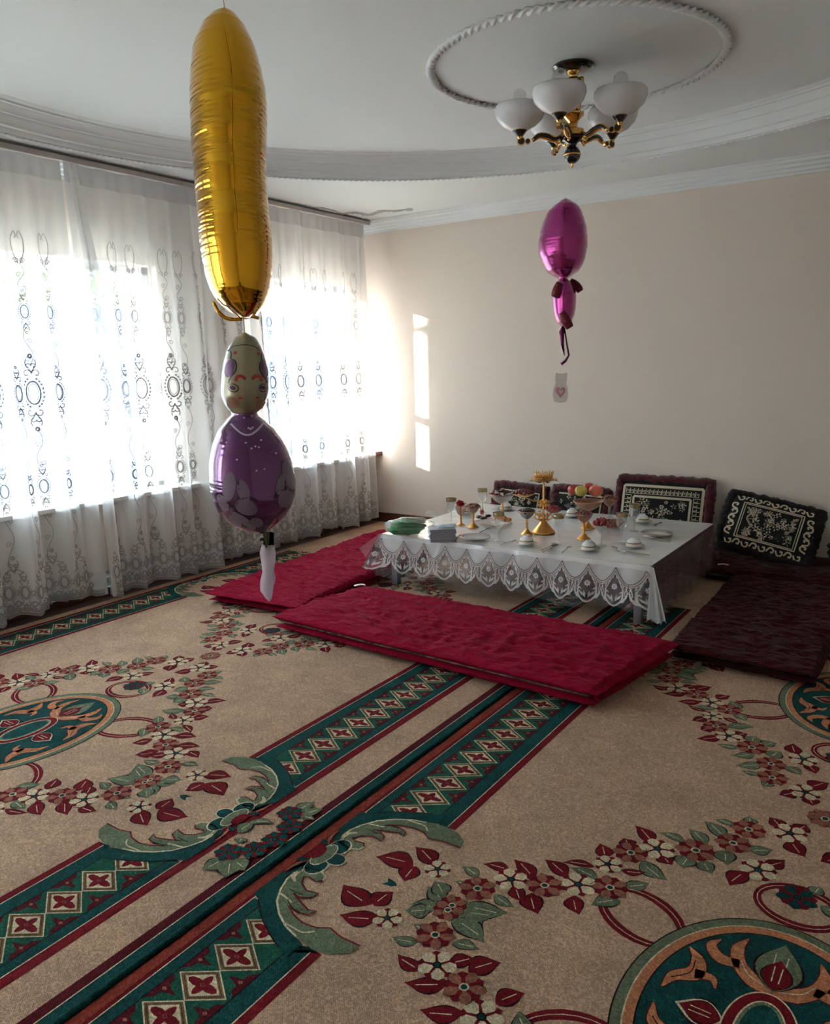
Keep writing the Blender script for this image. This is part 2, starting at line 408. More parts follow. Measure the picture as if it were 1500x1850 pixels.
def tree(x, y, h, r, label, seed, cc=.72, ch=.34, nl=2600):
    random.seed(seed); t = thing('garden_tree', label, 'tree', (x, y, -.45), 'trees beyond the windows')
    a = MB(); a.tube([(0, 0, 0), (.05, .03, h * .4), (.0, -.04, h * .75)], [.12, .09, .03], 8)
    for k in range(7):
        an = k * 2.4; z = h * (.35 + .06 * k); a.tube([(.03, 0, z), (math.cos(an) * r * .7, math.sin(an) * r * .7, z + h * .22)], [.04, .01], 6)
    a.build('trunk', M_bark, t)
    b = MB()
    for k in range(nl):
        d = Vector((random.gauss(0, 1), random.gauss(0, 1), random.gauss(0, 1))).normalized() * (random.random() ** .45)
        c = Vector((d.x * r, d.y * r, h * cc + d.z * h * ch)); q = Vector((random.gauss(0, 1), random.gauss(0, 1), random.gauss(0, 1))).normalized()
        e = q.orthogonal().normalized() * .05; g = q.cross(e).normalized() * .1
        b.add([c - g, c + e, c + g, c - e], [(0, 1, 2, 3)])
    b.build('foliage', M_leaf, t, smooth=False)
tree(-8.6, 1.1, 5.0, 1.5, 'pale leafy tree seen faintly through the left window', 1)
tree(-8.3, 4.4, 4.8, 1.4, 'pale leafy tree seen faintly through the window by the corner', 2)

tree(-6.4, -2.62, 6.6, .62, 'tall leafy tree beside the added sun-blocking house', 3, .72, .13, 210)
# ---------------------------------------------------------------- woven carpets
YARN = {k: weave_mat('carpet_yarn_' + k, srgb(*c)) for k, c in dict(
    beige=(188, 156, 130), burgundy=(118, 20, 30), wine=(88, 20, 30), teal=(20, 74, 72), green=(30, 88, 70), olive=(112, 124, 98), orange=(200, 130, 92),
    pink=(156, 100, 82), cream=(218, 200, 166), brown=(126, 98, 70), dark=(44, 20, 22), rust=(150, 62, 48)).items()}
YK = list(YARN); YM = [YARN[k] for k in YK]; YI = {k: i for i, k in enumerate(YK)}
ZC = .012; LV = .00018
class Pat(MB):
    def __init__(s): super().__init__(); s.T = lambda u, v: (u, v); s.k = 0; s.q = 0
    def poly(s, pts, c, lv=1):
        q = [s.T(*p[:2]) for p in pts]
        ar = sum(q[i][0] * q[(i + 1) % len(q)][1] - q[(i + 1) % len(q)][0] * q[i][1] for i in range(len(q)))
        if ar < 0: q = q[::-1]
        s.add([(x, y, ZC + LV * lv + 1.5e-5 * s.k + 2.3e-5 * s.q) for x, y in q], [tuple(range(len(q)))], YI[c])
    def stroke(s, pts, w, c, lv=2, n=5, taper=None):
        P = [Vector((p[0], p[1], 0)) for p in pts]
        P = spline(P, n) if n > 1 and len(P) > 2 else P
        L = []; R = []; N = len(P)
        for i, p in enumerate(P):
            t = (P[min(i + 1, N - 1)] - P[max(i - 1, 0)]); t = t.normalized() if t.length > 1e-9 else Vector((1, 0, 0))
            q = Vector((-t.y, t.x, 0)); k = i / (N - 1)
            if hasattr(w, '__len__'):
                f = k * (len(w) - 1); j = min(int(f), len(w) - 2); ww = w[j] + (w[j + 1] - w[j]) * (f - j)
            else: ww = w
            L.append(p + q * ww / 2); R.append(p - q * ww / 2)
        for i in range(N - 1): s.poly([L[i], L[i + 1], R[i + 1], R[i]], c, lv)
    def leaf(s, b, t, w, c, lv=2):
        s.k = (s.k + 1) % 6
        b = Vector(b); t = Vector(t); d = t - b; q = Vector((-d.y, d.x)).normalized(); bend = d.length * .10
        def ring(k):
            o = []
            for a, h in ((0, 0), (.08, .19), (.18, .34), (.3, .46), (.42, .5), (.55, .46), (.68, .36), (.78, .24), (.88, .12), (1, 0)): o.append(b + d * a + q * (h * w * k + bend * math.sin(a * PI)))
            for a, h in ((.88, .12), (.78, .24), (.68, .36), (.55, .46), (.42, .5), (.3, .46), (.18, .34), (.08, .19)): o.append(b + d * a + q * (-h * w * k + bend * math.sin(a * PI)))
            return o
        s.poly(ring(1.18), 'dark', lv); s.poly(ring(1), c, lv + 1)
        s.stroke([b + d * .25 + q * bend * .7, b + d * .75 + q * bend * .8], .0028, 'cream', lv + 2, 1)
    def flower(s, c, r, kind, lv=4, rot=0, sq=1):
        s.k = (s.k + 1) % 6
        c = Vector(c); n = 5
        A, B = {'R': ('pink', 'burgundy'), 'W': ('cream', 'burgundy'), 'T': ('teal', 'burgundy')}[kind]
        for k in range(2 * n):
            a = rot + PI * k / n; col = A if k % 2 else B; R = r * (1 if k % 2 else .96)
            d = Vector((math.cos(a), math.sin(a))); q = Vector((-d.y, d.x)); w = r * (.33 if kind == 'W' and k % 2 else .27)
            s.poly([c + d * R * .15, c + d * R * .55 + q * w, c + d * R * .85 + q * w * .9, c + d * R, c + d * R * .85 - q * w * .9, c + d * R * .55 - q * w], col, lv + (k % 2))
            if k % 2 and kind != 'W': s.stroke([c + d * R * .55 + q * w * 1.05, c + d * R * .88 + q * w * .9, c + d * R * 1.03], .002, 'dark', lv + 2, 1)
        m = [c + Vector((math.cos(t), math.sin(t))) * r * .24 for t in [2 * PI * i / 8 for i in range(8)]]
        s.poly(m, 'cream' if kind == 'R' else 'dark', lv + 2)
        s.poly([c + (p - c) * .66 for p in m], 'teal', lv + 3)
XB, YB = 4.525, -4.52
def qB(px, py): p = at(px, py, ZC); return Vector((XB - p.x, p.y - YB))
def z5(x, y): return qB(800 + x / 2.143, 1450 + y / 2.143)
def z4(x, y): q = qB(350 + x / 2.727, 1500 + y / 2.727); return Vector((q.x, abs(q.y)))
def z6(x, y): q = qB(480 + x / 3.75, 1450 + y / 3.75); return Vector((q.x, abs(q.y)))
GARLAND = []   # (flower centre, radius, kind, [(leaf base, tip, width, colour)])
def G(c, k, leaves, r=.055): GARLAND.append((c, r, k, leaves))
G(z6(825, 785), 'W', [(z6(720, 690), z6(525, 555), .075, 'burgundy'), (z6(735, 700), z6(865, 605), .06, 'burgundy'), (z6(770, 780), z6(500, 760), .06, 'burgundy')], .043)
G(z6(1235, 730), 'R', [(z6(1190, 670), z6(1100, 570), .06, 'olive'), (z6(1120, 720), z6(945, 730), .055, 'olive'), (z6(1330, 730), z6(1570, 760), .06, 'olive'), (z6(1260, 790), z6(1480, 950), .065, 'olive')], .045)
G(z4(1190, 517), 'R', [(z4(1110, 550), z4(975, 525), .035, 'olive'), (z4(1150, 490), z4(1085, 460), .02, 'olive'), (z4(1270, 560), z4(1410, 590), .035, 'olive')])
G(z4(1200, 665), 'W', [(z4(1130, 690), z4(1005, 610), .04, 'burgundy'), (z4(1260, 665), z4(1395, 635), .045, 'burgundy')], .052)
G(z5(395, 322), 'R', [(z5(350, 300), z5(275, 220), .05, 'burgundy'), (z5(345, 350), z5(370, 432), .06, 'burgundy')])
G(z5(525, 318), 'W', [(z5(480, 290), z5(395, 220), .05, 'burgundy'), (z5(510, 360), z5(530, 435), .05, 'burgundy'), (z5(600, 300), z5(495, 252), .04, 'olive')])
G(z5(648, 330), 'R', [(z5(700, 322), z5(800, 312), .045, 'olive'), (z5(690, 380), z5(575, 398), .05, 'olive')])
G(z5(640, 240), 'W', [(z5(625, 215), z5(608, 158), .05, 'burgundy'), (z5(590, 250), z5(462, 232), .03, 'burgundy'), (z5(690, 262), z5(790, 270), .03, 'burgundy')], .045)
G(z5(728, 195), 'R', [(z5(720, 170), z5(700, 138), .05, 'burgundy'), (z5(770, 225), z5(872, 303), .055, 'olive')])
G(z5(832, 180), 'W', [(z5(810, 160), z5(745, 88), .05, 'burgundy'), (z5(850, 200), z5(890, 242), .05, 'burgundy')])
G(z5(980, 186), 'R', [(z5(940, 155), z5(838, 115), .035, 'olive'), (z5(1020, 165), z5(950, 100), .045, 'olive'), (z5(960, 210), z5(930, 255), .06, 'olive'), (z5(1010, 225), z5(1045, 275), .05, 'olive')], .06)
G(z5(1125, 158), 'R', [(z5(1090, 140), z5(1012, 70), .05, 'olive'), (z5(1180, 180), z5(1280, 182), .045, 'olive'), (z5(1100, 185), z5(1105, 242), .06, 'olive')])
G(z5(1185, 105), 'R', [(z5(1135, 92), z5(1050, 65), .03, 'olive'), (z5(1185, 85), z5(1185, 52), .04, 'olive')])
G(z5(1345, 120), 'W', [(z5(1310, 100), z5(1265, 56), .05, 'burgundy'), (z5(1365, 105), z5(1408, 85), .05, 'burgundy'), (z5(1350, 145), z5(1405, 212), .06, 'burgundy')])
G(z5(1222, 262), 'W', [(z5(1180, 270), z5(1112, 322), .055, 'burgundy'), (z5(1245, 245), z5(1325, 222), .045, 'burgundy')])
G(z5(1400, 378), 'T', [(z5(1310, 350), z5(1198, 350), .05, 'olive'), (z5(1350, 330), z5(1345, 290), .04, 'olive')], .055)
G(Vector((.0, 1.026)), 'R', [], .055)
RINGS = [((.35, .25), .125, .085, .5), ((.075, .50), .085, .085, 0)]
# acanthus scroll + border bulge, traced on the rug's own plane (distance from the medallion axis, distance along the border)
def qA(px, py): p = at(px, py, ZC); return Vector((p.x - 1.607, p.y + 4.52))
def z3(x, y): return qA(340 + x / 5.77, 1350 + y / 5.77)
ACAN = [z3(*p) for p in [(350, 145), (440, 110), (580, 105), (700, 130), (800, 190), (870, 240), (920, 310), (938, 390), (905, 470), (850, 540), (780, 590), (650, 630), (540, 600), (505, 560), (540, 530), (600, 520), (650, 555), (700, 560), (722, 510), (690, 460), (590, 440), (660, 410), (760, 415), (800, 440), (740, 380), (690, 335), (620, 330), (700, 305), (780, 320), (850, 365), (800, 300), (740, 260), (640, 235), (540, 235), (480, 190)]]
BULGE = [z3(*p) for p in [(755, 150), (870, 240), (925, 320), (940, 395), (905, 480), (800, 585), (660, 640), (760, 655), (880, 605), (1130, 440), (1090, 400), (1055, 290), (990, 200), (925, 135), (870, 90)]]
ZEND = [z3(*p) for p in [(925, 135), (990, 200), (1055, 290), (1090, 400)]]
SHELL = [z3(*p) for p in [(895, 600), (800, 650), (640, 650), (540, 700), (470, 795)]]
SHELL[-1].y = 0.0
V1 = z3(740, 140).y; VT = .005
PER = 2.046; HALF = PER / 2
def border_side(P, guard):
    """one quarter of the border: u across, v from the scroll to the next unit"""
    ve = BULGE[0].y; v0 = ZEND[0].y
    P.poly([(.989, ve), (1.018, ve), (1.018, HALF), (.989, HALF)], 'burgundy', 1)
    P.stroke([(1.0195, ve), (1.0195, HALF)], .0035, 'cream', 3, 1)
    vs = min(ve, v0) - .01; P.poly([(1.021, vs), (1.10, vs + .03), (1.10, HALF), (1.021, HALF)], 'teal', 1)
    vlo = ZEND[3].y
    P.poly([(1.262, vlo), (1.302, vlo), (1.302, HALF), (1.262, HALF)], 'teal', 1)
    P.poly([(1.302, 0), (1.338, 0), (1.338, HALF), (1.302, HALF)], 'burgundy', 1)
    P.stroke([(1.301, 0), (1.301, HALF)], .0035, 'cream', 5, 1)
    zone = [(1.262, vlo), (1.262, HALF), (1.075, HALF), (1.075, v0 - .01)] + [(max(1.075, p.x), p.y) for p in ZEND]
    zp = [Vector((1.075, v0 - .01))] + [p for p in ZEND[:-1]] + [Vector((1.262, vlo + .018))]
    for a, b in zip(zp[:-1], zp[1:]): P.poly([(a.x, a.y), (b.x, b.y), (b.x, HALF), (a.x, HALF)], 'green', 2)
    P.stroke([(1.075, v0), (1.075, HALF)], .0035, 'dark', 3, 1); P.stroke([(1.262, vlo), (1.262, HALF)], .0035, 'dark', 3, 1)
    uc = 1.1685; h = .0845; k = 0; v = HALF
    def vend(u):
        for a, b in zip(ZEND[:-1], ZEND[1:]):
            if a.x <= u <= b.x: return a.y + (b.y - a.y) * (u - a.x) / (b.x - a.x)
        return v0 if u < ZEND[0].x else vlo
    while v > vlo - .03:
        # side triangles with half blossoms
        for sg in (-1, 1):
            b = uc + sg * .0925; vm = v - PITCH / 2
            if vm - .05 > vend(b) - .02:
                P.poly([(b, vm + .046), (b - sg * .02, vm + .03), (b - sg * .022, vm + .012), (b - sg * .062, vm), (b - sg * .022, vm - .012), (b - sg * .02, vm - .03), (b, vm - .046)], 'wine', 3)
                P.poly([(b - sg * .012, vm), (b - sg * .02, vm + .006), (b - sg * .028, vm), (b - sg * .02, vm - .006)], 'pink', 4)
        if v > vend(uc) - .02:
            R = lambda a, bb, lv, c: P.poly([(uc + a, v), (uc, v + bb), (uc - a, v), (uc, v - bb)], c, lv)
            R(h, .0578, 3, 'cream'); R(h - .006, .0535, 4, 'brown'); R(h - .015, .0475, 5, 'dark'); R(h - .0175, .046, 6, 'brown'); R(h - .024, .0415, 7, 'cream')
            for da, db in ((1, 0), (-1, 0), (0, 1), (0, -1)):
                # four-petalled cross, petals pointing to the sides of the lozenge
                pass
            for sx in (1, -1):
                for sy in (1, -1):
                    pass
                    P.poly([(uc, v), (uc, v + sy * .034), (uc + sx * .006, v + sy * .030), (uc + sx * .011, v + sy * .021), (uc + sx * .012, v + sy * .011), (uc + sx * .024, v + sy * .012), (uc + sx * .042, v + sy * .008), (uc + sx * .050, v)], 'burgundy', 8)
            P.poly([(uc + .009, v), (uc, v + .006), (uc - .009, v), (uc, v - .006)], 'pink', 9)
            P.poly([(uc + .006, v), (uc, v + .004), (uc - .006, v), (uc, v - .004)], 'burgundy', 10)
        v -= PITCH
    P.poly(BULGE, 'teal', 11); P.poly([(1.0, ve + .0), (1.021, ve), (1.076, v0), (1.076, v0 - .02)], 'teal', 10); P.stroke(ZEND, .004, 'dark', 12, 3)
    # cover anything past the end curve
    P.poly([ZEND[0] - Vector((.004, 0))] + [p - Vector((.0, .002)) for p in ZEND[1:]] + [(1.18, vlo - .06), (1.08, v0 - .09)], 'teal', 11) if False else None
    # scroll leaf
    big = []
    c = sum(ACAN, Vector((0, 0))) / len(ACAN)
    for i, p in enumerate(ACAN):
        a = ACAN[i - 1]; b = ACAN[(i + 1) % len(ACAN)]; t = (b - a)
        t = t.normalized() if t.length > 1e-6 else Vector((1, 0)); nn = Vector((t.y, -t.x)); big.append(p - nn * .0)
    P.poly(ACAN, 'olive', 13)
    P.stroke(ACAN[14:] + [ACAN[0]], .005, 'burgundy', 14, 1)
    P.stroke(ACAN[4:15], .006, 'cream', 15, 1)
    P.stroke([z3(660, 215), z3(750, 210), z3(830, 240), z3(880, 260)], .005, 'cream', 15)
    P.stroke([z3(820, 380), z3(860, 410), z3(910, 440)], .006, 'cream', 15)
    P.stroke([z3(780, 520), z3(790, 560), z3(730, 600), z3(640, 615)], [.006, .014, .010, .004], 'cream', 15)
    P.stroke([z3(760, 320), z3(820, 350), z3(850, 400)], .003, 'dark', 15)
    P.stroke([z3(720, 430), z3(790, 450), z3(830, 470)], .003, 'dark', 15)
    # shell boss at the middle of the bulge
    P.poly(SHELL + [(1.302, 0), (1.302, SHELL[0].y)], 'burgundy', 12)
    P.stroke([z3(870, 600), z3(800, 640), z3(700, 680), z3(620, 690)], [.003, .012, .003], 'pink', 14)
    P.poly([z3(620, 695), z3(700, 680), z3(760, 700), z3(700, 720)], 'teal', 14)
    def disc(u, v, a, b, c, lv): P.poly([(u + a * math.cos(t), max(0, v + b * math.sin(t))) for t in [2 * PI * i / 14 for i in range(14)]], c, lv)
    disc(1.245, .055, .036, .045, 'cream', 14); disc(1.247, .055, .032, .041, 'teal', 15)
    disc(1.215, .0, .036, .030, 'cream', 16); disc(1.217, .0, .032, .026, 'teal', 17)
    disc(1.262, .0, .030, .060, 'cream', 18); disc(1.262, .0, .027, .056, 'olive', 19); disc(1.285, .0, .02, .035, 'burgundy', 20)
    P.poly([(.985, .0), (1.0, .012), (1.03, .016), (1.018, .0)], 'teal', 2)
PITCH = .1137
def medal(u, v):
    """medallion quarter coordinates: read off the left carpet"""
    p = at(u / 5.77, 1220 + v / 5.77, ZC); return Vector((abs(p.x - 1.612), abs(p.y + 4.47)))
def carpet_unit(P, xc, yc, sides=(1, -1)):
    for sx in (1, -1):
        for sy in (1, -1):
            P.T = lambda u, v, sx=sx, sy=sy: (xc + sx * u, yc + sy * v); P.q = (sx > 0) * 2 + (sy > 0)
            for (c, r, k, lf) in GARLAND:
                if ((k == 'R' and c.y > 1.0) or k == 'T') and sx < 0: continue
                for i, (b, t, w, col) in enumerate(lf): P.leaf(b, t, w, col, 1 + i)
                P.flower(c, r, k, 6, rot=.3)
            (cu, cv), a, b, ang = RINGS[0]
            def ring(cu, cv, a, b, ang, lv=1):
                pts = [Vector((cu, cv)) + Matrix.Rotation(ang, 2) @ Vector((a * math.cos(t), b * math.sin(t))) for t in [2 * PI * i / 24 for i in range(25)]]
                P.stroke(pts, [.02, .032, .02, .032, .02], 'burgundy', lv, 1); P.stroke(pts, .0025, 'cream', lv + 1, 1)
            ring(*RINGS[0][0], *RINGS[0][1:])
            if sx > 0: ring(.0, .515, .105, .085, 0)
            if (sx in sides): border_side(P, True)
            # medallion quarter
            def ell(a, b, c, lv, n=20):
                P.poly([(0, 0)] + [(a * math.cos(t), b * math.sin(t)) for t in [PI / 2 * i / n for i in range(n + 1)]], c, lv)
            ell(.315, .415, 'dark', 4); ell(.311, .411, 'olive', 5); ell(.287, .385, 'cream', 6); ell(.283, .381, 'orange', 7); ell(.260, .356, 'dark', 8); ell(.256, .352, 'teal', 9)
            def sc(pts, w, c='orange', lv=11):
                ww = [x + .006 for x in w]; P.stroke(pts, ww, 'wine', lv - 1); P.stroke(pts, w, c, lv)
            sc([(.0, .150), (.045, .165), (.085, .205), (.10, .26), (.085, .31)], [.03, .045, .035, .03, .004])
            sc([(.085, .205), (.13, .20), (.16, .235), (.145, .27)], [.03, .035, .025, .004])
            sc([(.225, .03), (.21, .08), (.17, .115), (.175, .165), (.205, .2)], [.004, .03, .045, .032, .004])
            sc([(.17, .115), (.13, .12), (.115, .09)], [.035, .02, .004])
            P.stroke([(.02, .16), (.06, .18), (.085, .22)], .003, 'cream', 13); P.stroke([(.215, .07), (.18, .112), (.18, .16)], .003, 'wine', 13)
            P.leaf((0, .150), (0, .335), .07, 'olive', 12); P.leaf((0, .155), (0, .27), .045, 'burgundy', 15)
            P.leaf((.075, 0), (.185, 0), .062, 'cream', 10); P.leaf((.08, 0), (.175, 0), .05, 'burgundy', 13); 
            ell(.082, .142, 'cream', 16, 12); ell(.078, .138, 'burgundy', 17, 12); ell(.056, .112, 'cream', 18, 12); ell(.052, .108, 'olive', 19, 12); ell(.044, .098, 'teal', 20, 12)
def guard_cluster(P):
    fl = lambda x, y: Vector(at(340 + x / 5.77, 1350 + y / 5.77, ZC)[:2])
    P.T = lambda u, v: (u, v)
    for b, t, w in (((1130, 690), (1330, 580), .05), ((1200, 720), (1410, 658), .045), ((1180, 730), (1320, 770), .03), ((360, 1170), (140, 1290), .06), ((420, 1180), (385, 1375), .075), ((460, 1190), (590, 1300), .06), ((560, 950), (520, 1010), .04), ((640, 790), (900, 800), .03), ((520, 900), (700, 790), .05)):
        P.leaf(fl(*b), fl(*t), w, 'olive', 22)
    for c in ((1060, 700), (1060, 840), (905, 975), (690, 1080), (420, 1105)): P.flower(fl(*c), .045, 'T', 25, rot=.5)
def wavy_base(name, x0, x1, y0, y1, label, curl=None):
    nx, ny = 60, 160; m = MB()
    m.box((x0, y0, 0.001), (x1, y1, ZC - .0002))
    o = thing(name, label, 'carpet', ((x0 + x1) / 2, (y0 + y1) / 2, 0))
    L = Vector(o.location)
    def b(mb, nm, mt, smooth=False):
        mb.v = [(x - L.x, y - L.y, z - L.z) for x, y, z in mb.v]; return mb.build(nm, mt, o, smooth=smooth)
    b(m, 'woven_ground', YARN['beige']); return o, b
E_DUMMY = 0
oa, ba = wavy_base('carpet', .20, 3.163, RY + .1, -.10, 'beige floral carpet nearest the windows with burgundy and teal borders')
P = Pat()
for yc in (YB - PER, YB, YB + PER): carpet_unit(P, 1.607, yc)
P.T = lambda u, v: (u, v)
P.poly([(3.079, RY + .1), (3.113, RY + .1), (3.113, -.1), (3.079, -.1)], 'wine', 1)
P.stroke([(3.1145, RY + .1), (3.1145, -.1)], .0035, 'cream', 3, 1)
P.poly([(3.116, RY + .1), (3.1632, RY + .1), (3.1632, -.1), (3.116, -.1)], 'teal', 1)
guard_cluster(P)
ba(P, 'woven_pattern', YM)
m = MB(); pts = [(3.160 + .004 * nz(k * .13, 3), RY + .1 + (abs(RY) - .2) * k / 220, ZC + .002 + .003 * nz(k * .09)) for k in range(221)]
m.tube(pts, [.0095 + .001 * nz(k * .4, 7) for k in range(221)], 8); ba(m, 'rolled_edge', YARN['teal'], True)
ob, bb = wavy_base('carpet', 3.176, RX - .01, RY + .1, -.10, 'beige floral carpet to the right of the seam, running under the table')
P = Pat()
for yc in (YB - PER, YB, YB + PER): carpet_unit(P, XB, yc)
P.T = lambda u, v: (u, v)
P.poly([(3.176, RY + .1), (3.209, RY + .1), (3.209, -.1), (3.176, -.1)], 'rust', 6)
bb(P, 'woven_pattern', YM)

# ---------------------------------------------------------------- curtains
def make_curtain(y0, y1, seed, label, zb=.045, lean=0.0):
    """one sheer panel from y0 (left) to y1 (right), gathered in folds"""
    rs = random.Random(seed); ph = [rs.uniform(0, 6) for _ in range(8)]
    def base(y, zt):
        # zt 0 at the top, 1 at the hem
        ys = y + lean * zt * math.sin((y - y0) / (y1 - y0) * PI)
        w = .9 * math.sin(ys * 2 * PI / .235 + ph[0] + 1.7 * math.sin(ys * 2.1 + ph[1])) + .55 * math.sin(ys * 2 * PI / .41 + ph[2] + 1.2 * math.sin(ys * 3.3)) + .25 * math.sin(ys * 2 * PI / .093 + ph[3])
        w = w + .25 * w * abs(w) * .6
        amp = .011 + .036 * zt ** .8
        x = .158 + .052 * zt + amp * w
        return x
    def hem(y): return zb + .02 * math.sin(y * 2.3 + ph[4]) + .014 * abs(math.sin(y * PI / .11 + ph[5])) + .012 * math.sin(y * 9 + ph[6])
    NY = int((y1 - y0) / .0105); NZ = 56; ZT = 2.752
    yy = np.linspace(y0, y1, NY)
    def P(y, z, off=0):
        zt = (ZT - z) / (ZT - .05); x = base(y, zt)
        if off:
            dx = (base(y + .004, zt) - base(y - .004, zt)) / .008; L = math.sqrt(1 + dx * dx)
            return (x + off / L, y - off * dx / L, z)
        return (x, y, z)
    t = thing('sheer_curtain', label, 'curtain', (.16, (y0 + y1) / 2, 0)); L0 = Vector(t.location)
    def bld(mb, nm, mt, smooth=True):
        mb.v = [(x - L0.x, y - L0.y, z) for x, y, z in mb.v]; return mb.build(nm, mt, t, smooth=smooth)
    m = MB(); m.grid(lambda a, b: (lambda y, h: P(y, 2.64 + (h - 2.64) * b))(y0 + (y1 - y0) * a, hem(y0 + (y1 - y0) * a)), NY, NZ)
    bld(m, 'voile', M_sheer)
    m = MB(); m.grid(lambda a, b: P(y0 + (y1 - y0) * a, ZT - .115 * b, .0015), NY, 4)
    bld(m, 'heading_tape', M_sheer2)
    # cloth coordinate along the folded sheet
    xs = np.array([base(y, .6) for y in yy]); u = np.concatenate([[0], np.cumsum(np.hypot(np.diff(xs), np.diff(yy)))])
    E = MB()
    def stroke(pts, w, n=4):
        w = w * 1.5
        Q = spline([(a, b, 0) for a, b in pts], n) if n > 1 and len(pts) > 2 else [Vector((a, b, 0)) for a, b in pts]
        if Q[0].x < .01 or Q[-1].x < .01 or max(q.x for q in Q) > u[-1] - .01: return
        Lp = []; Rp = []
        for i, p in enumerate(Q):
            tt = Q[min(i + 1, len(Q) - 1)] - Q[max(i - 1, 0)]
            tt = tt.normalized() if tt.length > 1e-9 else Vector((1, 0, 0)); q = Vector((-tt.y, tt.x, 0)) * w / 2
            Lp.append(p + q); Rp.append(p - q)
        V = [P(float(np.interp(p.x, u, yy)), p.y, .0022) for p in Lp + Rp]; k = len(Q)
        E.add(V, [(i, i + 1, k + i + 1, k + i) for i in range(k - 1)])
    def oval(cu, cz, a, b, w, n=16): stroke([(cu + a * math.cos(2 * PI * i / n), cz + b * math.sin(2 * PI * i / n)) for i in range(n + 1)], w, 1)
    def beads(cu, cz, a, b, n, s_, sk=0):
        for i in range(n):
            an = 2 * PI * i / n
            d = Vector((math.cos(an), math.sin(an)))
            if abs(d.y) > .93: continue
            p = Vector((cu + a * d.x, cz + b * d.y)); stroke([p - d * s_ * .6, p + d * s_ * .6], s_, 1)
    def curl(cu, cz, r, a0, sg, w, turns=1.2, n=9):
        stroke([(cu + r * (1 - .75 * i / n) * math.cos(a0 + sg * turns * 2 * PI * i / n), cz + r * (1 - .75 * i / n) * math.sin(a0 + sg * turns * 2 * PI * i / n)) for i in range(n + 1)], w, 2)
    def vine(cu, z0, z1, sg, w=.0032):
        """swinging stem with curls between medallions"""
        n = max(2, round(abs(z1 - z0) / .13)); pts = []
        for i in range(n * 4 + 1):
            k = i / (n * 4); pts.append((cu + sg * .022 * math.sin(k * n * PI), z0 + (z1 - z0) * k))
        stroke(pts, w, 2)
        for i in range(n):
            k = (i + .75) / n; s2 = sg * (1 if i % 2 == 0 else -1)
            curl(cu - s2 * .012, z0 + (z1 - z0) * k, .017, PI / 2 - s2 * PI / 2, s2, w)
    def plume(cu, cz, up, k, w=.004):
        for sx in (-1, 1):
            curl(cu + sx * .020 * k, cz + up * .022 * k, .020 * k, PI / 2 + PI / 2 * sx + (0 if up > 0 else 0), -sx * up, w, .9)
            curl(cu + sx * .012 * k, cz + up * .055 * k, .013 * k, PI / 2 + PI / 2 * sx, -sx * up, w, .9)
            stroke([(cu, cz + up * .03 * k), (cu + sx * .022 * k, cz + up * .062 * k), (cu + sx * .018 * k, cz + up * .085 * k)], w, 3)
        for i in range(5):
            an = 2 * PI * i / 5 + PI / 2; p = Vector((cu, cz + up * .098 * k)); d = Vector((math.cos(an), math.sin(an))); stroke([p + d * .003, p + d * .011 * k], .008 * k, 1)
    def medallion(cu, cz, k, w):
        oval(cu, cz, .031 * k, .050 * k, w * 1.5); oval(cu, cz, .022 * k, .040 * k, w * .6, 12)
        beads(cu, cz, .046 * k, .066 * k, 22, .0075 * k)
        plume(cu, cz + .062 * k, 1, k, w); plume(cu, cz - .062 * k, -1, k, w)
    col = 0; cu = .10 + rs.uniform(0, .1)
    while cu < u[-1] - .06:
        big = col % 2 == 0; k = 1.15 if big else .8
        if big or col % 4 == 1:
            for sx in (-1, 1): stroke([(cu + sx * .004, 2.13), (cu + sx * .032, 2.20), (cu + sx * .036, 2.27), (cu + sx * .016, 2.315), (cu + sx * .004, 2.29), (cu + sx * .012, 2.275)], .0034); curl(cu + sx * .018, 2.15, .018, PI / 2 - sx * PI / 2, sx, .0032)
            vine(cu, 2.13, 1.97, 1)
            medallion(cu, 1.86, .75, .0034)
            vine(cu, 1.77, 1.37 + .16 * k, -1)
        medallion(cu, 1.385, k * 1.18, .005)
        vine(cu, 1.37 - .18 * k, .93, 1)
        medallion(cu, .82, .8 if big else .62, .004)
        vine(cu, .74, .33, -1)
        plume(cu, .30, 1, 1.2, .0045)
        col += 1; cu += .172
    cu = .05
    while cu < u[-1] - .06:
        medallion(cu, .205, .78, .0045); curl(cu + .042, .20, .02, 0, 1, .005); curl(cu + .042, .14, .022, PI, 1, .006); curl(cu - .0, .105, .022, 0, 1, .007); curl(cu + .04, .105, .018, 0, -1, .006)
        cu += .088
    for dz, w in ((.012, .012), (.030, .005), (.04, .004)):
        pts = []; 
        for i in range(NY):
            pts.append((float(u[i]), hem(yy[i]) + dz))
        stroke(pts[2:-2], w, 1)
    bld(E, 'embroidery', M_embr)
    return t
make_curtain(-6.2, -3.145, 11, 'white embroidered sheer curtain at the far left edge of the photo')
cur2 = make_curtain(-3.13, -1.675, 5, 'white embroidered sheer curtain behind the gold balloon and over the wall between windows')
make_curtain(-1.66, -.16, 23, 'white embroidered sheer curtain over the window by the corner')
# loose overlapping strip where the first two panels meet
m = MB(); m.grid(lambda a, b: (.192 + .045 * b + .012 * math.sin(a * 7) - .16, -3.11 + .05 * a + .22 * b * (.5 + .5 * a) + 2.4025, 2.745 - 1.55 * b), 8, 30)
m.build('turned_edge', M_sheer, cur2)
m = MB(); m.box((.10, RY + .1, 2.758), (.19, -.10, 2.776)); m.box((.186, RY + .1, 2.752), (.196, -.10, 2.782))
tag(m.build('curtain_rail', mat('brown_grey_rail', srgb(196, 186, 180), .4), smooth=False), 'long pale ceiling rail carrying the sheer curtains', 'curtain rail')

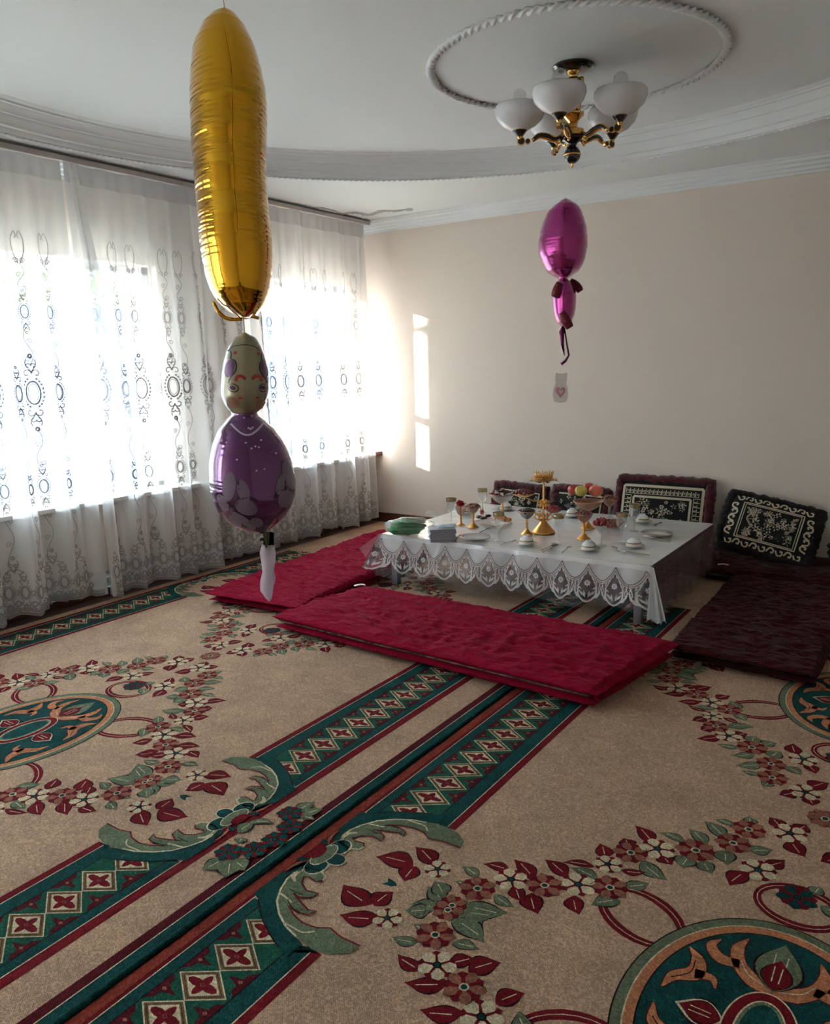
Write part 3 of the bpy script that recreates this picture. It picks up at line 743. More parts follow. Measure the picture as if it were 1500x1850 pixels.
# ---------------------------------------------------------------- quilted floor mattresses
def mattress(c00, c10, c11, c01, h, label, cell=.085, layers=2, seed=0, skew=.55, vel=None):
    vel = vel or M_vel
    """corners in order: near-left, near-right, far-right, far-left; folded double, lining shows in the open edge"""
    c00, c10, c11, c01 = [Vector((c[0], c[1], 0)) for c in (c00, c10, c11, c01)]; cen = (c00 + c10 + c11 + c01) / 4
    t = thing('floor_mattress', label, 'mattress', (cen.x, cen.y, ZC)); L0 = Vector((cen.x, cen.y, ZC))
    W_ = (c10 - c00).length; D_ = (c01 - c00).length; hl = h / layers
    def layer(zc, hh, inset, top):
        nu = max(30, int(W_ / .0075)) if top else 60; nv = max(30, int(D_ / .0075)) if top else 30
        def fn(a, b):
            # whole closed shell: b runs around the section
            s = -1 + 2 * a
            ang = b * 2 * PI
            cs, sn = math.cos(ang), math.sin(ang)
            tt = max(-1, min(1, 1.28 * cs * (1 if abs(cs) < .78 else (1 - .0)))); 
            e = (1 - abs(tt) ** 4.5) ** .5 if abs(tt) < 1 else 0
            e2 = (1 - abs(s) ** 9) ** .5 if abs(s) < 1 else 0
            pr = e * (.35 + .65 * e2) * (e2 if e2 < .5 else 1)
            k = 1 - inset
            wob = 1 + .012 * nz(s * 3 + seed, tt * 2 + zc * 50)
            p = c00.lerp(c10, (s * k * wob + 1) / 2).lerp(c01.lerp(c11, (s * k * wob + 1) / 2), (tt * k * wob + 1) / 2)
            z = zc + (hh / 2) * pr * (1 if sn > 0 else -1)
            if top and sn > 0:
                X, Y = p.x + skew * p.y * .25, p.y
                w_ = .25 * nz(X * 4, Y * 4, 31); q = .55 * (.35 - abs(nz(X * 6.5, Y * 17 + w_ * 3, seed + 3))) + .34 * (.3 - abs(nz(X * 13 + 5, Y * 38, seed + 5))) + .25 * nz(X * 5, Y * 9, seed)
                rid = abs(math.sin((Y * 1.0 + .03 * nz(X * 5, Y * 5, 9)) * PI / cell)) ** .55
                z += (.052 * q + .006 * (rid - .6)) * min(1, pr * 1.1) + .012 * pr * nz(X * 1.6, Y * 1.6, 20)
            p.z = z; p -= L0
            return p
        m = MB(); m.grid(fn, nu, nv * 2 + 8, closev=True); return m
    m = layer(ZC + hl * .5, hl * .92, .02, False); m.build('lower_layer', vel, t)
    m = layer(ZC + hl * 1.0, hl * .42, .055, False); m.build('lining', M_fold, t)
    m = layer(ZC + hl * 1.42, hl * 1.15, .0, True); m.build('upper_layer', vel, t)
    return t
mattress((1.60, -3.03), (3.60, -3.13), (3.72, -2.32), (1.68, -2.27), .12, 'crimson quilted floor mattress lying in front of the table', seed=1)
mattress((.84, -2.86), (1.60, -2.80), (1.42, -.62), (.68, -.62), .10, 'crimson quilted floor mattress between the curtains and the left end of the table', seed=2)
mattress((3.66, -2.36), (4.34, -2.40), (4.36, -.80), (3.62, -.80), .10, 'burgundy quilted floor mattress at the right end of the table, shade painted into its colour', seed=3, vel=M_vel_shade)
mattress((1.30, -.76), (4.9, -.76), (4.9, -.10), (1.30, -.10), .09, 'burgundy quilted mattress along the back wall under the cushions, shade painted into its colour', seed=4, vel=M_vel_shade)

# ---------------------------------------------------------------- cushions
M_face = mat('black_tapestry', (.008, .006, .006, 1), .9)
M_grey = mat('grey_thread', srgb(150, 140, 122), .9)
def cushion(name, label, origin, X, Y, w, h, th, fur, deco, seed=0):
    """flat rectangular cushion; X along the width, Y up the face"""
    X = Vector(X).normalized(); Y = Vector(Y); Y = (Y - X * Y.dot(X)).normalized(); Nn = X.cross(Y)
    t = thing(name, label, 'cushion', origin); O = Vector((0, 0, 0))
    def surf(a, b, sg):
        e = max(0, (1 - abs(a) ** 4)) ** .5 * max(0, (1 - abs(b) ** 4)) ** .5
        return X * (a * w / 2) + Y * (b * h / 2) + Nn * sg * th / 2 * (.15 + .85 * e)
    m = MB(); m.grid(lambda a, b: surf(-1 + 2 * a, -1 + 2 * b, 1), 24, 20); m.grid(lambda a, b: surf(1 - 2 * a, -1 + 2 * b, -1), 24, 20)
    m.build('cover', M_face, t)
    m = MB(); n = 150
    def fr(a, b):
        u = a * 4; k = int(u) % 4; f = u - int(u); c = [(-1, -1), (1, -1), (1, 1), (-1, 1), (-1, -1)]
        q = (c[k][0] + (c[k + 1][0] - c[k][0]) * f, c[k][1] + (c[k + 1][1] - c[k][1]) * f)
        cc = X * q[0] * w / 2 * .98 + Y * q[1] * h / 2 * .97
        out = (X * q[0] * abs(q[0]) ** 6 + Y * q[1] * abs(q[1]) ** 6); out = out.normalized() if out.length > .01 else X
        an = b * 2 * PI; r = .038 + .012 * nz(a * 55 + seed, b * 4) + .006 * nz(a * 190, b * 11)
        return cc + (out * math.cos(an) + Nn * math.sin(an)) * r
    m.grid(fr, n * 2, 14, closeu=True, closev=True); m.build('fur_trim', fur, t)
    D = MB()
    def F(a, b, o=.002): return surf(a, b, 1) + Nn * o
    def st(pts, wd, mi=0, nn=1):
        Q = [Vector((p[0] * w / 2, p[1] * h / 2, 0)) for p in pts]
        if nn > 1: Q = spline(Q, nn)
        P2 = []
        for a, b in zip(Q[:-1], Q[1:]):
            k = max(1, int((b - a).length / .02))
            P2 += [a.lerp(b, i / k) for i in range(k)]
        P2.append(Q[-1]); Lp = []; Rp = []
        for i, p in enumerate(P2):
            tt = P2[min(i + 1, len(P2) - 1)] - P2[max(i - 1, 0)]
            if tt.length < 1e-9: tt = Vector((1, 0, 0))
            tt.normalize(); q = Vector((-tt.y, tt.x, 0)) * wd / 2; Lp.append(p + q); Rp.append(p - q)
        V = [F(p.x * 2 / w, p.y * 2 / h) for p in Lp + Rp]; k = len(P2)
        D.add(V, [(i, i + 1, k + i + 1, k + i) for i in range(k - 1)], mi)
    deco(st); D.build('woven_design', [M_cream, M_grey], t)
    return t
def blooms(st, x0, x1, y0, y1, n, seed, wd=.007):
    rs = random.Random(seed)
    for _ in range(n):
        cx, cy = rs.uniform(x0, x1), rs.uniform(y0, y1); k = rs.randint(4, 6); r = rs.uniform(.04, .09); a0 = rs.uniform(0, 6)
        for i in range(k):
            a = a0 + 2 * PI * i / k; st([(cx + r * .3 * math.cos(a), cy + r * .45 * math.sin(a)), (cx + r * math.cos(a), cy + r * 1.5 * math.sin(a))], wd * rs.uniform(.7, 1.6), rs.randint(0, 1))
def deco_key(st):
    for k, wd in ((.86, .020), (.60, .017)):
        kx = k if k > .7 else .62; ky = .72 if k > .7 else .34
        for a, b in (((-kx, ky), (kx, ky)), ((kx, ky), (kx, -.95)), ((-kx, ky), (-kx, -.95))): st([a, b], wd)
    # stepped edge of the cream bands and the meander between them
    n = 18
    for i in range(n):
        x = -.80 + 1.6 * i / n; s = 1.6 / n
        st([(x, .62), (x, .44), (x + s * .75, .44), (x + s * .75, .56), (x + s * .38, .56), (x + s * .38, .50)], .006, 0)
    for sx in (-1, 1):
        for i in range(9):
            y = .38 - 1.3 * i / 9; s = 1.3 / 9
            st([(sx * .82, y), (sx * .68, y), (sx * .68, y - s * .75), (sx * .76, y - s * .75), (sx * .76, y - s * .38)], .006, 0)
    blooms(st, -.55, .55, -.9, .22, 42, 4)
def deco_scroll(st):
    for k, wd in ((.66, .008), (.61, .005)):
        st([(-k, -k + .02), (k, -k + .02), (k, k), (-k, k), (-k, -k + .02)], wd)
    for k, y in ((0, .82), (0, -.82)):
        for i in range(9):
            cx = -.85 + 1.7 * (i + .5) / 9; sg = 1 if i % 2 else -1
            st([(cx - .09, y - .05 * sg), (cx - .03, y + .09 * sg), (cx + .05, y + .06 * sg), (cx + .05, y - .05 * sg), (cx, y - .04 * sg)], .011, 0, 4)
    for x in (-.83, .83):
        for i in range(5):
            cy = -.6 + 1.2 * (i + .5) / 5; sg = 1 if i % 2 else -1
            st([(x - .06 * sg, cy - .12), (x + .06 * sg, cy - .05), (x + .06 * sg, cy + .08), (x - .04 * sg, cy + .08), (x - .02 * sg, cy)], .011, 0, 4)
    blooms(st, -.5, .5, -.5, .5, 60, 8, .006)
    for sx in (-1, 1): st([(sx * .56, .5), (sx * .45, .35), (sx * .5, .1), (sx * .4, -.1)], .014, 1, 4)
def deco_plain(st): 
    st([(-.8, .72), (.8, .72), (.8, -.9)], .012); blooms(st, -.75, .75, -.8, .6, 50, 12)
cushion('cushion', 'large cushion with burgundy fur edge and cream key-pattern border leaning on the back wall', (2.945, -.155, .375), (1, 0, 0), (-.02, .26, 1), .70, .44, .09, M_redfur, deco_key, 1)
cushion('cushion', 'tilted black fur-edged cushion with cream scrolls in the right corner', (3.735, -.30, .315), (1, .06, -.20), (.22, .62, 1), .60, .40, .12, M_dark, deco_scroll, 5)
cushion('cushion', 'burgundy fur-edged cushion behind the gold fruit stand and apples', (2.27, -.15, .295), (1, 0, -.03), (0, .3, 1), .46, .36, .09, M_redfur, deco_plain, 9)
cushion('cushion', 'burgundy fur-edged cushion at the left of the back wall, just showing over the candy bowl', (1.72, -.15, .285), (1, 0, -.05), (0, .3, 1), .46, .36, .09, M_redfur, deco_plain, 14)
m = MB(); m.ball((4.40, -.22, .20), .2, 24, 14, sc=(1.5, .6, .8), bump=.15)
tag(m.build('bolster', M_dark), 'black plush bolster at the right edge beside the tilted cushion', 'cushion')

# ---------------------------------------------------------------- low table and its cloths
TX0, TX1, TY0, TY1, TZ = 1.56, 3.42, -1.89, -.53, .365
tt = thing('low_table', 'low grey wooden table under a white lace cloth, laid for a feast', 'table', ((TX0 + TX1) / 2, (TY0 + TY1) / 2, ZC)); L0 = Vector(tt.location)
def tb(mb, nm, mt, par, smooth=False, L=L0):
    mb.v = [(x - L.x, y - L.y, z - L.z) for x, y, z in mb.v]; return mb.build(nm, mt, par, smooth=smooth)
m = MB(); m.box((TX0 + .01, TY0 + .01, .33), (TX1 - .01, TY1 - .01, .357)); tb(m, 'tabletop', M_tablew, tt)
m = MB()
for a, b in (((TX0 + .07, TY0 + .06, .27), (TX1 - .07, TY0 + .08, .33)), ((TX0 + .07, TY1 - .08, .27), (TX1 - .07, TY1 - .06, .33)), ((TX0 + .07, TY0 + .06, .27), (TX0 + .09, TY1 - .06, .33)), ((TX1 - .09, TY0 + .06, .27), (TX1 - .07, TY1 - .06, .33))): m.box(a, b)
tb(m, 'apron', M_tablew, tt)
for x in (TX0 + .085, TX1 - .075):
    for y in (TY0 + .03, TY1 - .08):
        m = MB(); m.box((x - .02, y - .02, ZC + .003), (x + .025, y + .025, .33)); tb(m, 'leg', M_tablew, tt)
cl = thing('tablecloth', 'white satin tablecloth with scalloped lace border under a clear plastic sheet', 'tablecloth', ((TX0 + TX1) / 2, (TY0 + TY1) / 2, TZ)); LC = Vector(cl.location)
def cb(mb, nm, mt, smooth=True): return tb(mb, nm, mt, cl, smooth, LC)
m = MB(); m.grid(lambda a, b: (TX0 + (TX1 - TX0) * a, TY0 + (TY1 - TY0) * b, TZ + .0015 * nz(a * 9, b * 14) + .001 * nz(a * 30, b * 40, 3)), 90, 66); cb(m, 'top_sheet', M_satin)
# hanging skirt: s runs left side -> front -> right side
LW, FW = TY1 - TY0, TX1 - TX0
def drape(s, d, flare=0.0, o=0.0):
    """s along the table edge in metres (front starts at 0), d drop from the edge"""
    k = d / .25; w = .012 * k * math.sin(s * 19) + .008 * k * math.sin(s * 43 + 1) + o
    z = TZ - d + .002; out = .004 + .035 * k + w; r0 = .02 * (1 - math.exp(-d * 40)); z = TZ - d * (1 - .12 * 0)
    if s < 0:
        kk = min(1, -s / .12); c = (1 - kk); ex = .09 * c * k
        return (TX0 - out - ex, TY0 - s * 1.0 * 1.0 - (out + .02) * c, z)
    if s > FW:
        kk = min(1, (s - FW) / .12); c = 1 - kk
        return (TX1 + out + .045 * c * k, TY0 + (s - FW) - out * c, z)
    cl_ = max(0, 1 - s / .12); cr = max(0, 1 - (FW - s) / .12)
    return (TX0 + s - (out + .09 * k) * cl_ + (out + .045 * k) * cr, TY0 - out, z)
NSC = 11.35; SW = FW / NSC
def arch(s):
    """height of the satin edge: falls to points between the lace arches"""
    f = ((s / SW + .35) % 1.0) - .5; f = min(1, abs(f) / .5)       # 0 at arch centre: narrow cusp there, full swag between
    return .028 + .088 * math.sin(f * PI / 2) ** .85
def scal(s):
    f = abs(((s / SW + .35) % 1.0) - .5); return .225 + .026 * math.cos(f * 2 * PI) - (.03 if f > .46 else 0)
S0, S1 = -.42, FW + .03
m = MB(); m.grid(lambda a, b: drape(S0 + (S1 - S0) * a, arch(S0 + (S1 - S0) * a) * b), 420, 8); cb(m, 'satin_skirt', M_satin)
m = MB(); m.grid(lambda a, b: drape(S0 + (S1 - S0) * a, scal(S0 + (S1 - S0) * a) * (.12 + .88 * b), o=.0015), 420, 14); cb(m, 'lace_net', M_lacenet)
Lc = MB()
def ls(pts, w, mi=0, nn=4, o=.004):
    Q = spline([(a, b, 0) for a, b in pts], nn) if nn > 1 and len(pts) > 2 else [Vector((a, b, 0)) for a, b in pts]
    A = []; B = []
    for i, p in enumerate(Q):
        t = Q[min(i + 1, len(Q) - 1)] - Q[max(i - 1, 0)]; t = t.normalized() if t.length > 1e-9 else Vector((1, 0, 0))
        kk = i / (len(Q) - 1); ww = (w[0] + (w[1] - w[0]) * abs(2 * kk - 1)) if hasattr(w, '__len__') else w
        q = Vector((-t.y, t.x, 0)) * ww / 2; A.append(p + q); B.append(p - q)
    V = [drape(p.x, max(.001, p.y), o=o) for p in A + B]; k = len(Q)
    Lc.add(V, [(i, i + 1, k + i + 1, k + i) for i in range(k - 1)], mi)
def pet(c, a, l, w, mi=0):
    d = Vector((math.cos(a), math.sin(a))); ls([c, Vector(c) + d * l * .5, Vector(c) + d * l], (w, w * .2), mi, 3)
i0 = -3; i1 = int(FW / SW) + 1
for i in range(i0, i1 + 1):
    c = (i + .15) * SW; H = SW / 2
    if c > FW + .06: break
    def M(x, y): return (c + x * H, y)
    for sx in (-1, 1):
        for dd, w, mi in ((0, .007, 1), (.010, .006, 0), (.021, .005, 1), (.030, .005, 0)):
            ls([M(sx * q_, .028 + .088 * math.sin(q_ * PI / 2) ** .85 + dd * (1 - .55 * q_)) for q_ in (0, .06, .14, .26, .42, .62, .82, .98)], w, mi, 2)
        for y, l in ((.062, .035), (.085, .035), (.108, .03), (.13, .028)):
            pet(M(sx * (.12 + (y - .06) * 6), y + .012), PI / 2 - sx * (.5), l, .010, 0)
        ls([M(sx * .95, .13), M(sx * .80, .17), M(sx * .86, .20), M(sx * .60, .215)], .005, 0)
        ls([M(sx * .35, .228), M(sx * .62, .20), M(sx * .58, .165), M(sx * .38, .175)], (.012, .004), 0)
        pet(M(sx * .15, .215), -PI / 2 + sx * .8, .045, .013); pet(M(sx * .1, .222), -PI / 2 + sx * .2, .04, .012)
        pet(M(sx * .45, .225), -PI / 2 + sx * 1.2, .032, .010); pet(M(sx * .7, .205), PI / 2 + sx * .3, .02, .010)
    for sx in (-1, 1):
        for k in range(7):
            q_ = .10 + .12 * k; y0_ = .028 + .088 * math.sin(q_ * PI / 2) ** .85 + .022; pet(M(sx * q_, y0_), PI / 2 - sx * (.1 + .06 * k), .026, .008, k % 2)
        for k in range(5): pet(M(sx * (.22 + .15 * k), .20 - .012 * (k % 2)), -PI / 2 + sx * (1.3 - .25 * k), .022, .008, k % 2)
    for k in range(8): pet(M(0, .138), 2 * PI * k / 8, .020, .011)
    for k in range(6): pet(M(0, .138), 2 * PI * k / 6 + .3, .009, .008, 1)
N_ = 500
for dd, w in ((.003, .006), (.010, .003)): ls([(S0 + (S1 - S0) * k / N_, scal(S0 + (S1 - S0) * k / N_) - dd) for k in range(N_ + 1)], w, 0, 1)
cb(Lc, 'lace_border', [M_lace, M_lace2])
# corner fold of cloth hanging at the right front corner
m = MB()
def cf(a, b):
    z = TZ - .004 - .30 * b; sp = .010 + .055 * b
    return (TX1 + .012 + .045 * b + sp * (a - .5) * 1.6 + .010 * b * math.sin(a * 13), TY0 - .010 - .055 * b + .03 * b * abs(math.sin(a * 9)) - .0 * a, z + .012 * b * math.sin(a * 22))
m.grid(cf, 30, 16); cb(m, 'corner_fold', M_satin)
ps = cl; LP = LC
m = MB(); m.grid(lambda a, b: drape(-.6 + (FW + .6 + LW) * a, .001 + (.27 + .02 * math.sin(a * 40) + (.02 if a > .72 else 0)) * b, o=.010 + .006 * math.sin(a * 70) * b), 300, 12); tb(m, 'plastic_cover', M_plastic, ps, True, LP)
M_org = sheer_mat('wine_organza', (.16, .05, .06, 1), .45, .4)
m = MB(); m.grid(lambda a, b: drape(FW + .02 + (LW - .04) * a, .004 + .26 * b, o=.002 + .01 * math.sin(a * 30) * b), 60, 10); cb(m, 'side_lining', M_org)
m = MB(); m.add([(TX0 - .02, TY0 - .0, TZ - .002), (TX0 - .02, TY0 + .22, TZ - .002), (TX0 - .22, TY0 + .02, TZ - .13), (TX0 - .10, TY0 - .06, TZ - .17)], [(0, 1, 2), (0, 2, 3)]); tb(m, 'plastic_corner', M_plastic, ps, False, LP)
TT = TZ + .004   # the level things stand on

# ---------------------------------------------------------------- things on the table
M_nut = mat('dried_fruit', srgb(120, 62, 34), .35, var=(40, .4)); M_date = mat('dark_dates', srgb(62, 20, 20), .25, coat=.4)
M_berry = mat('dark_berries', srgb(40, 20, 34), .25, coat=.5); M_redb = mat('red_fruit', srgb(150, 24, 36), .3, coat=.4)
M_rasp = mat('dusky_grapes', srgb(116, 40, 42), .4, coat=.3); M_jelly = mat('red_jelly', srgb(165, 24, 52), .2, coat=.6)
M_cook = mat('golden_biscuit', srgb(196, 130, 78), .6, var=(30, .2)); M_wrap = mat('foil_wrapping', srgb(150, 28, 44), .25, .3)
M_wrap2 = mat('pale_wrapping', srgb(190, 180, 170), .35); M_petal = mat('red_petals', srgb(170, 14, 30), .6)
def hgt(P, py): return hz(P[0], P[1], py) - TT
def lathe_obj(nm, prof, mt, par, seg=20, flute=None, z=0, mis=None, auto=None):
    m = MB(); m.lathe([(r, q + z) for r, q in prof], seg=seg, flute=flute, mis=mis); return m.build(nm, mt, par, auto=auto)
# goblets of clear glass with gilt rims
def goblet():
    t = thing('goblet', '-', 'glass', (0, 0, 0), 'gilt-rimmed goblets on the table')
    lathe_obj('bowl', [(.006, .082), (.018, .088), (.028, .100), (.033, .118), (.034, .140), (.0355, .165), (.037, .186)], M_glass, t, 24)
    lathe_obj('stem', [(.0, .0), (.030, .001), (.028, .004), (.010, .008), (.0055, .016), (.0045, .045), (.007, .055), (.0045, .062), (.006, .082), (.0, .083)], M_glass, t, 20)
    lathe_obj('gilt_rim', [(.0360, .163), (.0363, .168), (.0375, .186), (.0370, .1865), (.0358, .168)], M_gilt, t, 24)
    return t
g0 = None
GB = [((816, 946), 'goblet behind the stack of folded napkins at the left end of the table'), ((872, 926), 'goblet standing behind the bowl of nuts, farthest left in the back row'), ((901, 977), 'goblet in front of the biscuit dish beside the left plate'),
      ((1009, 982), 'goblet standing behind the cluster of spoons'), ((1123, 979), 'goblet right of the strawberry glass, in front'), ((1146, 960), 'goblet behind the right end teabowls, near the key-pattern cushion')]
for p, lb in GB:
    P = at(*p, TT); lb = 'gold-rimmed clear ' + lb
    if g0 is None: g0 = goblet(); g0.location = P; g0['label'] = lb
    else: dup(g0, P, lb)
# upturned tea bowls on saucers
def teabowl():
    t = thing('tea_bowl', '-', 'bowl', (0, 0, 0), 'upturned tea bowls')
    lathe_obj('bowl', [(.047, .0), (.048, .003), (.046, .018), (.040, .034), (.030, .045), (.020, .048)], M_porc, t, 28)
    lathe_obj('foot_ring', [(.020, .047), (.020, .056), (.017, .056), (.016, .049), (.0, .049)], M_porc, t, 24)
    lathe_obj('gilt_band', [(.0463, .0185), (.0440, .0255)], M_trimg, t, 28); return t
def saucer():
    t = thing('saucer', '-', 'saucer', (0, 0, 0), 'saucers under the tea bowls')
    lathe_obj('plate', [(.0, .002), (.035, .002), (.038, .004), (.068, .011), (.0675, .013), (.037, .006), (.0, .005)], M_porc, t, 32)
    lathe_obj('gilt_rim', [(.0655, .0112), (.0688, .0116), (.0685, .0132), (.0655, .0128)], M_trimg, t, 32); return t
TBW = [((951, 984), 'in front of the gold-stemmed bowl of black berries'), ((1064, 994), 'at the front edge, right of the spoons'), ((1145, 988), 'near the front right corner of the table'), ((1161, 944), 'at the right end of the table behind the empty plate'),
       ((1034, 933), 'at the back between the apples and the jelly stand'), ((914, 921), 'at the back behind the wide candy bowl'), ((842, 929), 'behind the glass holding the red flower')]
b0 = s0 = None
for p, lb in TBW:
    P = at(*p, TT); Q = P + Vector((0, 0, .0065))
    if b0 is None: s0 = saucer(); s0.location = P; s0['label'] = 'white gilt-edged saucer ' + lb; b0 = teabowl(); b0.location = Q; b0['label'] = 'white tea bowl upside down ' + lb
    else: dup(s0, P, 'white gilt-edged saucer ' + lb); dup(b0, Q, 'white tea bowl upside down ' + lb)
def plate():
    t = thing('dinner_plate', 'white plate with gilt rings lying beside the folded napkins', 'plate', (0, 0, 0), 'empty gilt-ringed plates')
    lathe_obj('plate', [(.0, .003), (.058, .003), (.064, .006), (.100, .016), (.099, .018), (.062, .008), (.0, .006)], M_porc, t, 40)
    lathe_obj('gilt_rim', [(.096, .0165), (.1005, .0168), (.1003, .0188), (.096, .0178)], M_trimg, t, 40); lathe_obj('gilt_ring', [(.0605, .0085), (.0645, .0095)], M_trimg, t, 40); return t
p0 = plate(); p0.location = at(859, 974, TT); dup(p0, at(1187, 967, TT), 'white plate with gilt rings near the right edge of the table')
def heap(par, nm, mt, n, R, z0, r, seed, sc=(1, 1, 1), dome=.5, bump=0):
    """single pieces heaped in a bowl, each one its own part"""
    rs = random.Random(seed); base = MB(); base.ball((0, 0, 0), r, 10, 7, sc=sc, bump=bump)
    first = None
    for k in range(n):
        f = math.sqrt((k + .5) / n); a = k * 2.399; rr = R * f * .92
        p = Vector((rr * math.cos(a), rr * math.sin(a), z0 + dome * R * (1 - f * f) + rs.uniform(-.2, .2) * r))
        if first is None: first = base.build(nm, mt, par); o = first
        else: o = first.copy(); COL.objects.link(o); o.parent = par
        o.location = p; o.rotation_euler = (rs.uniform(-.5, .5), rs.uniform(-.5, .5), rs.uniform(0, 6)); q = rs.uniform(.85, 1.15); o.scale = (q, q, q)
def compote(nm, label, p, h, R, depth, bowlm, mt_stem, fill, foot=.034, group=None, fl=.10, footh=.35):
    P = at(*p, TT); t = thing(nm, label, 'bowl', P, group)
    zb = h - depth
    lathe_obj('bowl', [(.006, zb), (R * .30, zb + depth * .07), (R * .62, zb + depth * .35), (R * .86, zb + depth * .72), (R * 1.0, h), (R * 1.03, h + .002), (R * .98, h + .001), (R * .84, zb + depth * .74), (R * .58, zb + depth * .4), (0, zb + depth * .12)], bowlm, t, 28, fl * .25)
    f = zb * footh
    lathe_obj('stem', [(.0, .0), (foot, .0), (foot * 1.02, .004), (foot * .9, .009), (foot * .55, f * .55), (.010, f), (.006, f * 1.15), (.0085, f * 1.3 + .004), (.0055, zb * .62), (.009, zb * .72), (.0055, zb * .8), (.009, zb * .97), (.012, zb + .004)], mt_stem, t, 24, fl)
    lathe_obj('gilt_rim', [(R * 1.0, h - .004), (R * 1.045, h), (R * 1.03, h + .0035), (R * .985, h + .001)], mat('rose_gilt', srgb(196, 150, 120), .25, .7) if 'RG' not in globals() else RG, t, 28)
    fill(t, R, h); return t
RG = mat('rose_gilt_rim', srgb(190, 146, 116), .25, .7)
M_rose = clear_mat('rose_tinted_glass', (.80, .62, .52, 1), refl=.2, rough=.06, milky=.35, milk=srgb(190, 130, 105), bump=(60, .6, .01))
M_smoke = mat('silvered_bowl', srgb(140, 138, 140), .2, .6)
cA = compote('footed_bowl', 'gold-footed bowl heaped with nuts and dates, right of the red flower', (855, 953), .152, .050, .055, M_rose, M_goldorn, lambda t, R, h: heap(t, 'date', M_nut, 24, R, h - .002, .011, 1, (1.3, .8, .7), .35), .036)
cB = compote('footed_bowl', 'gold-footed silvery bowl of black berries behind the front tea bowl', (952, 966), .160, .055, .055, M_smoke, M_goldorn, lambda t, R, h: heap(t, 'black_berry', M_berry, 26, R, h - .002, .011, 2, (1, 1, .9), .22), .036)
cC = compote('footed_bowl', 'gold-footed bowl heaped with dusky red grapes in front of the apples', (1055, 974), .165, .054, .058, M_rose, M_goldorn, lambda t, R, h: heap(t, 'grape', M_rasp, 28, R, h - .002, .011, 3, (1, 1, 1), .3), .040)
def candies(t, R, h):
    rs = random.Random(8)
    for k in range(18):
        f = math.sqrt((k + .5) / 18); a = k * 2.4; m = MB()
        m.ball((0, 0, 0), .016, 8, 6, sc=(1.3, .7, .6)); 
        for s_ in (-1, 1): m.add([(s_ * .018, 0, 0), (s_ * .034, .010, .004), (s_ * .036, 0, -.004), (s_ * .034, -.010, .004)], [(0, 1, 2), (0, 2, 3)])
        o = m.build('wrapped_candy', (M_wrap, M_wrap2, M_wrap)[k % 3] if False else [M_wrap, M_wrap2, M_date][k % 3], t); o.location = (R * f * .9 * math.cos(a), R * f * .9 * math.sin(a), h + .03 * (1 - f) + .004); o.rotation_euler = (rs.uniform(-.4, .4), rs.uniform(-.4, .4), rs.uniform(0, 6))
cD = compote('candy_bowl', 'wide crystal bowl full of wrapped red and white sweets at the back left', (908, 938), .185, .086, .070, M_crystal, M_goldorn, candies, .040)
compote('footed_bowl', 'rose glass bowl of walnuts at the back, right of the apples', (1101, 938), .150, .060, .055, M_rose, M_crystal, lambda t, R, h: heap(t, 'walnut', M_nut, 22, R, h - .002, .013, 5, (1.2, .9, .7), .3), .036)
cE = compote('fruit_bowl', 'large rose glass fruit bowl on a gold stem holding four apples', (1062, 955), .190, .098, .065, M_rose, M_goldorn, lambda t, R, h: None, .045)
def apple(nm, label, p, r, col, d):
    """d distance from the lens, so that it sits in the bowl"""
    P = d; m = MB(); prof = []
    for k in range(15):
        a = PI * k / 14; rr = math.sin(a) * (1 + .06 * math.cos(a)); zz = math.cos(a) * .90 - (.12 * math.exp(-((a) / .35) ** 2) - .0) + .08 * math.exp(-((PI - a) / .35) ** 2)
        prof.append((r * rr, r * zz))
    t = thing(nm, label, 'apple', P, None); m.lathe(prof, seg=20)
    m.build('flesh', mat('skin_' + str(round(col[0] * 100)), col, .35, coat=.3, var=(25, .18)), t)
    m = MB(); m.tube([(0, 0, r * .74), (.003, .001, r * 1.0)], .0015, 6); m.build('stalk', M_bark, t)
base = at(1062, 955, TT); RGT = Vector((.828, .560, 0)); FWD = Vector((-.5546, .8123, 0)).normalized()
def inbowl(px, py, k):
    q = base + FWD * k; r = ray(px, py); t = ((q - CAM).dot(FWD)) / r.dot(FWD); return CAM + r * t
apple('apple', 'red apple at the left of the fruit bowl', 0, .042, srgb(186, 62, 60), inbowl(1037, 885, .02)); apple('apple', 'yellow apple at the front of the fruit bowl', 0, .042, srgb(206, 186, 84), inbowl(1050, 887, -.045))
apple('apple', 'small red apple at the back of the fruit bowl', 0, .040, srgb(190, 70, 58), inbowl(1064, 881, .065)); apple('apple', 'orange-red apple at the right of the fruit bowl', 0, .047, srgb(224, 118, 84), inbowl(1077, 887, -.01))
# stemmed glass of strawberries
P = at(1087, 986, TT); t = thing('stemmed_dish', 'flared clear glass dish heaped with strawberries near the front', 'glass', P)
lathe_obj('bowl', [(.005, .070), (.016, .080), (.036, .108), (.054, .132), (.056, .134), (.052, .131), (.034, .109), (.0, .082)], M_crystal, t, 24, .03)
lathe_obj('stem', [(0, 0), (.032, .001), (.029, .005), (.008, .009), (.005, .02), (.007, .05), (.005, .06), (.006, .071)], M_glass, t, 20)
heap(t, 'strawberry', M_redb, 15, .050, .136, .017, 7, (.85, .85, 1.15), .55)
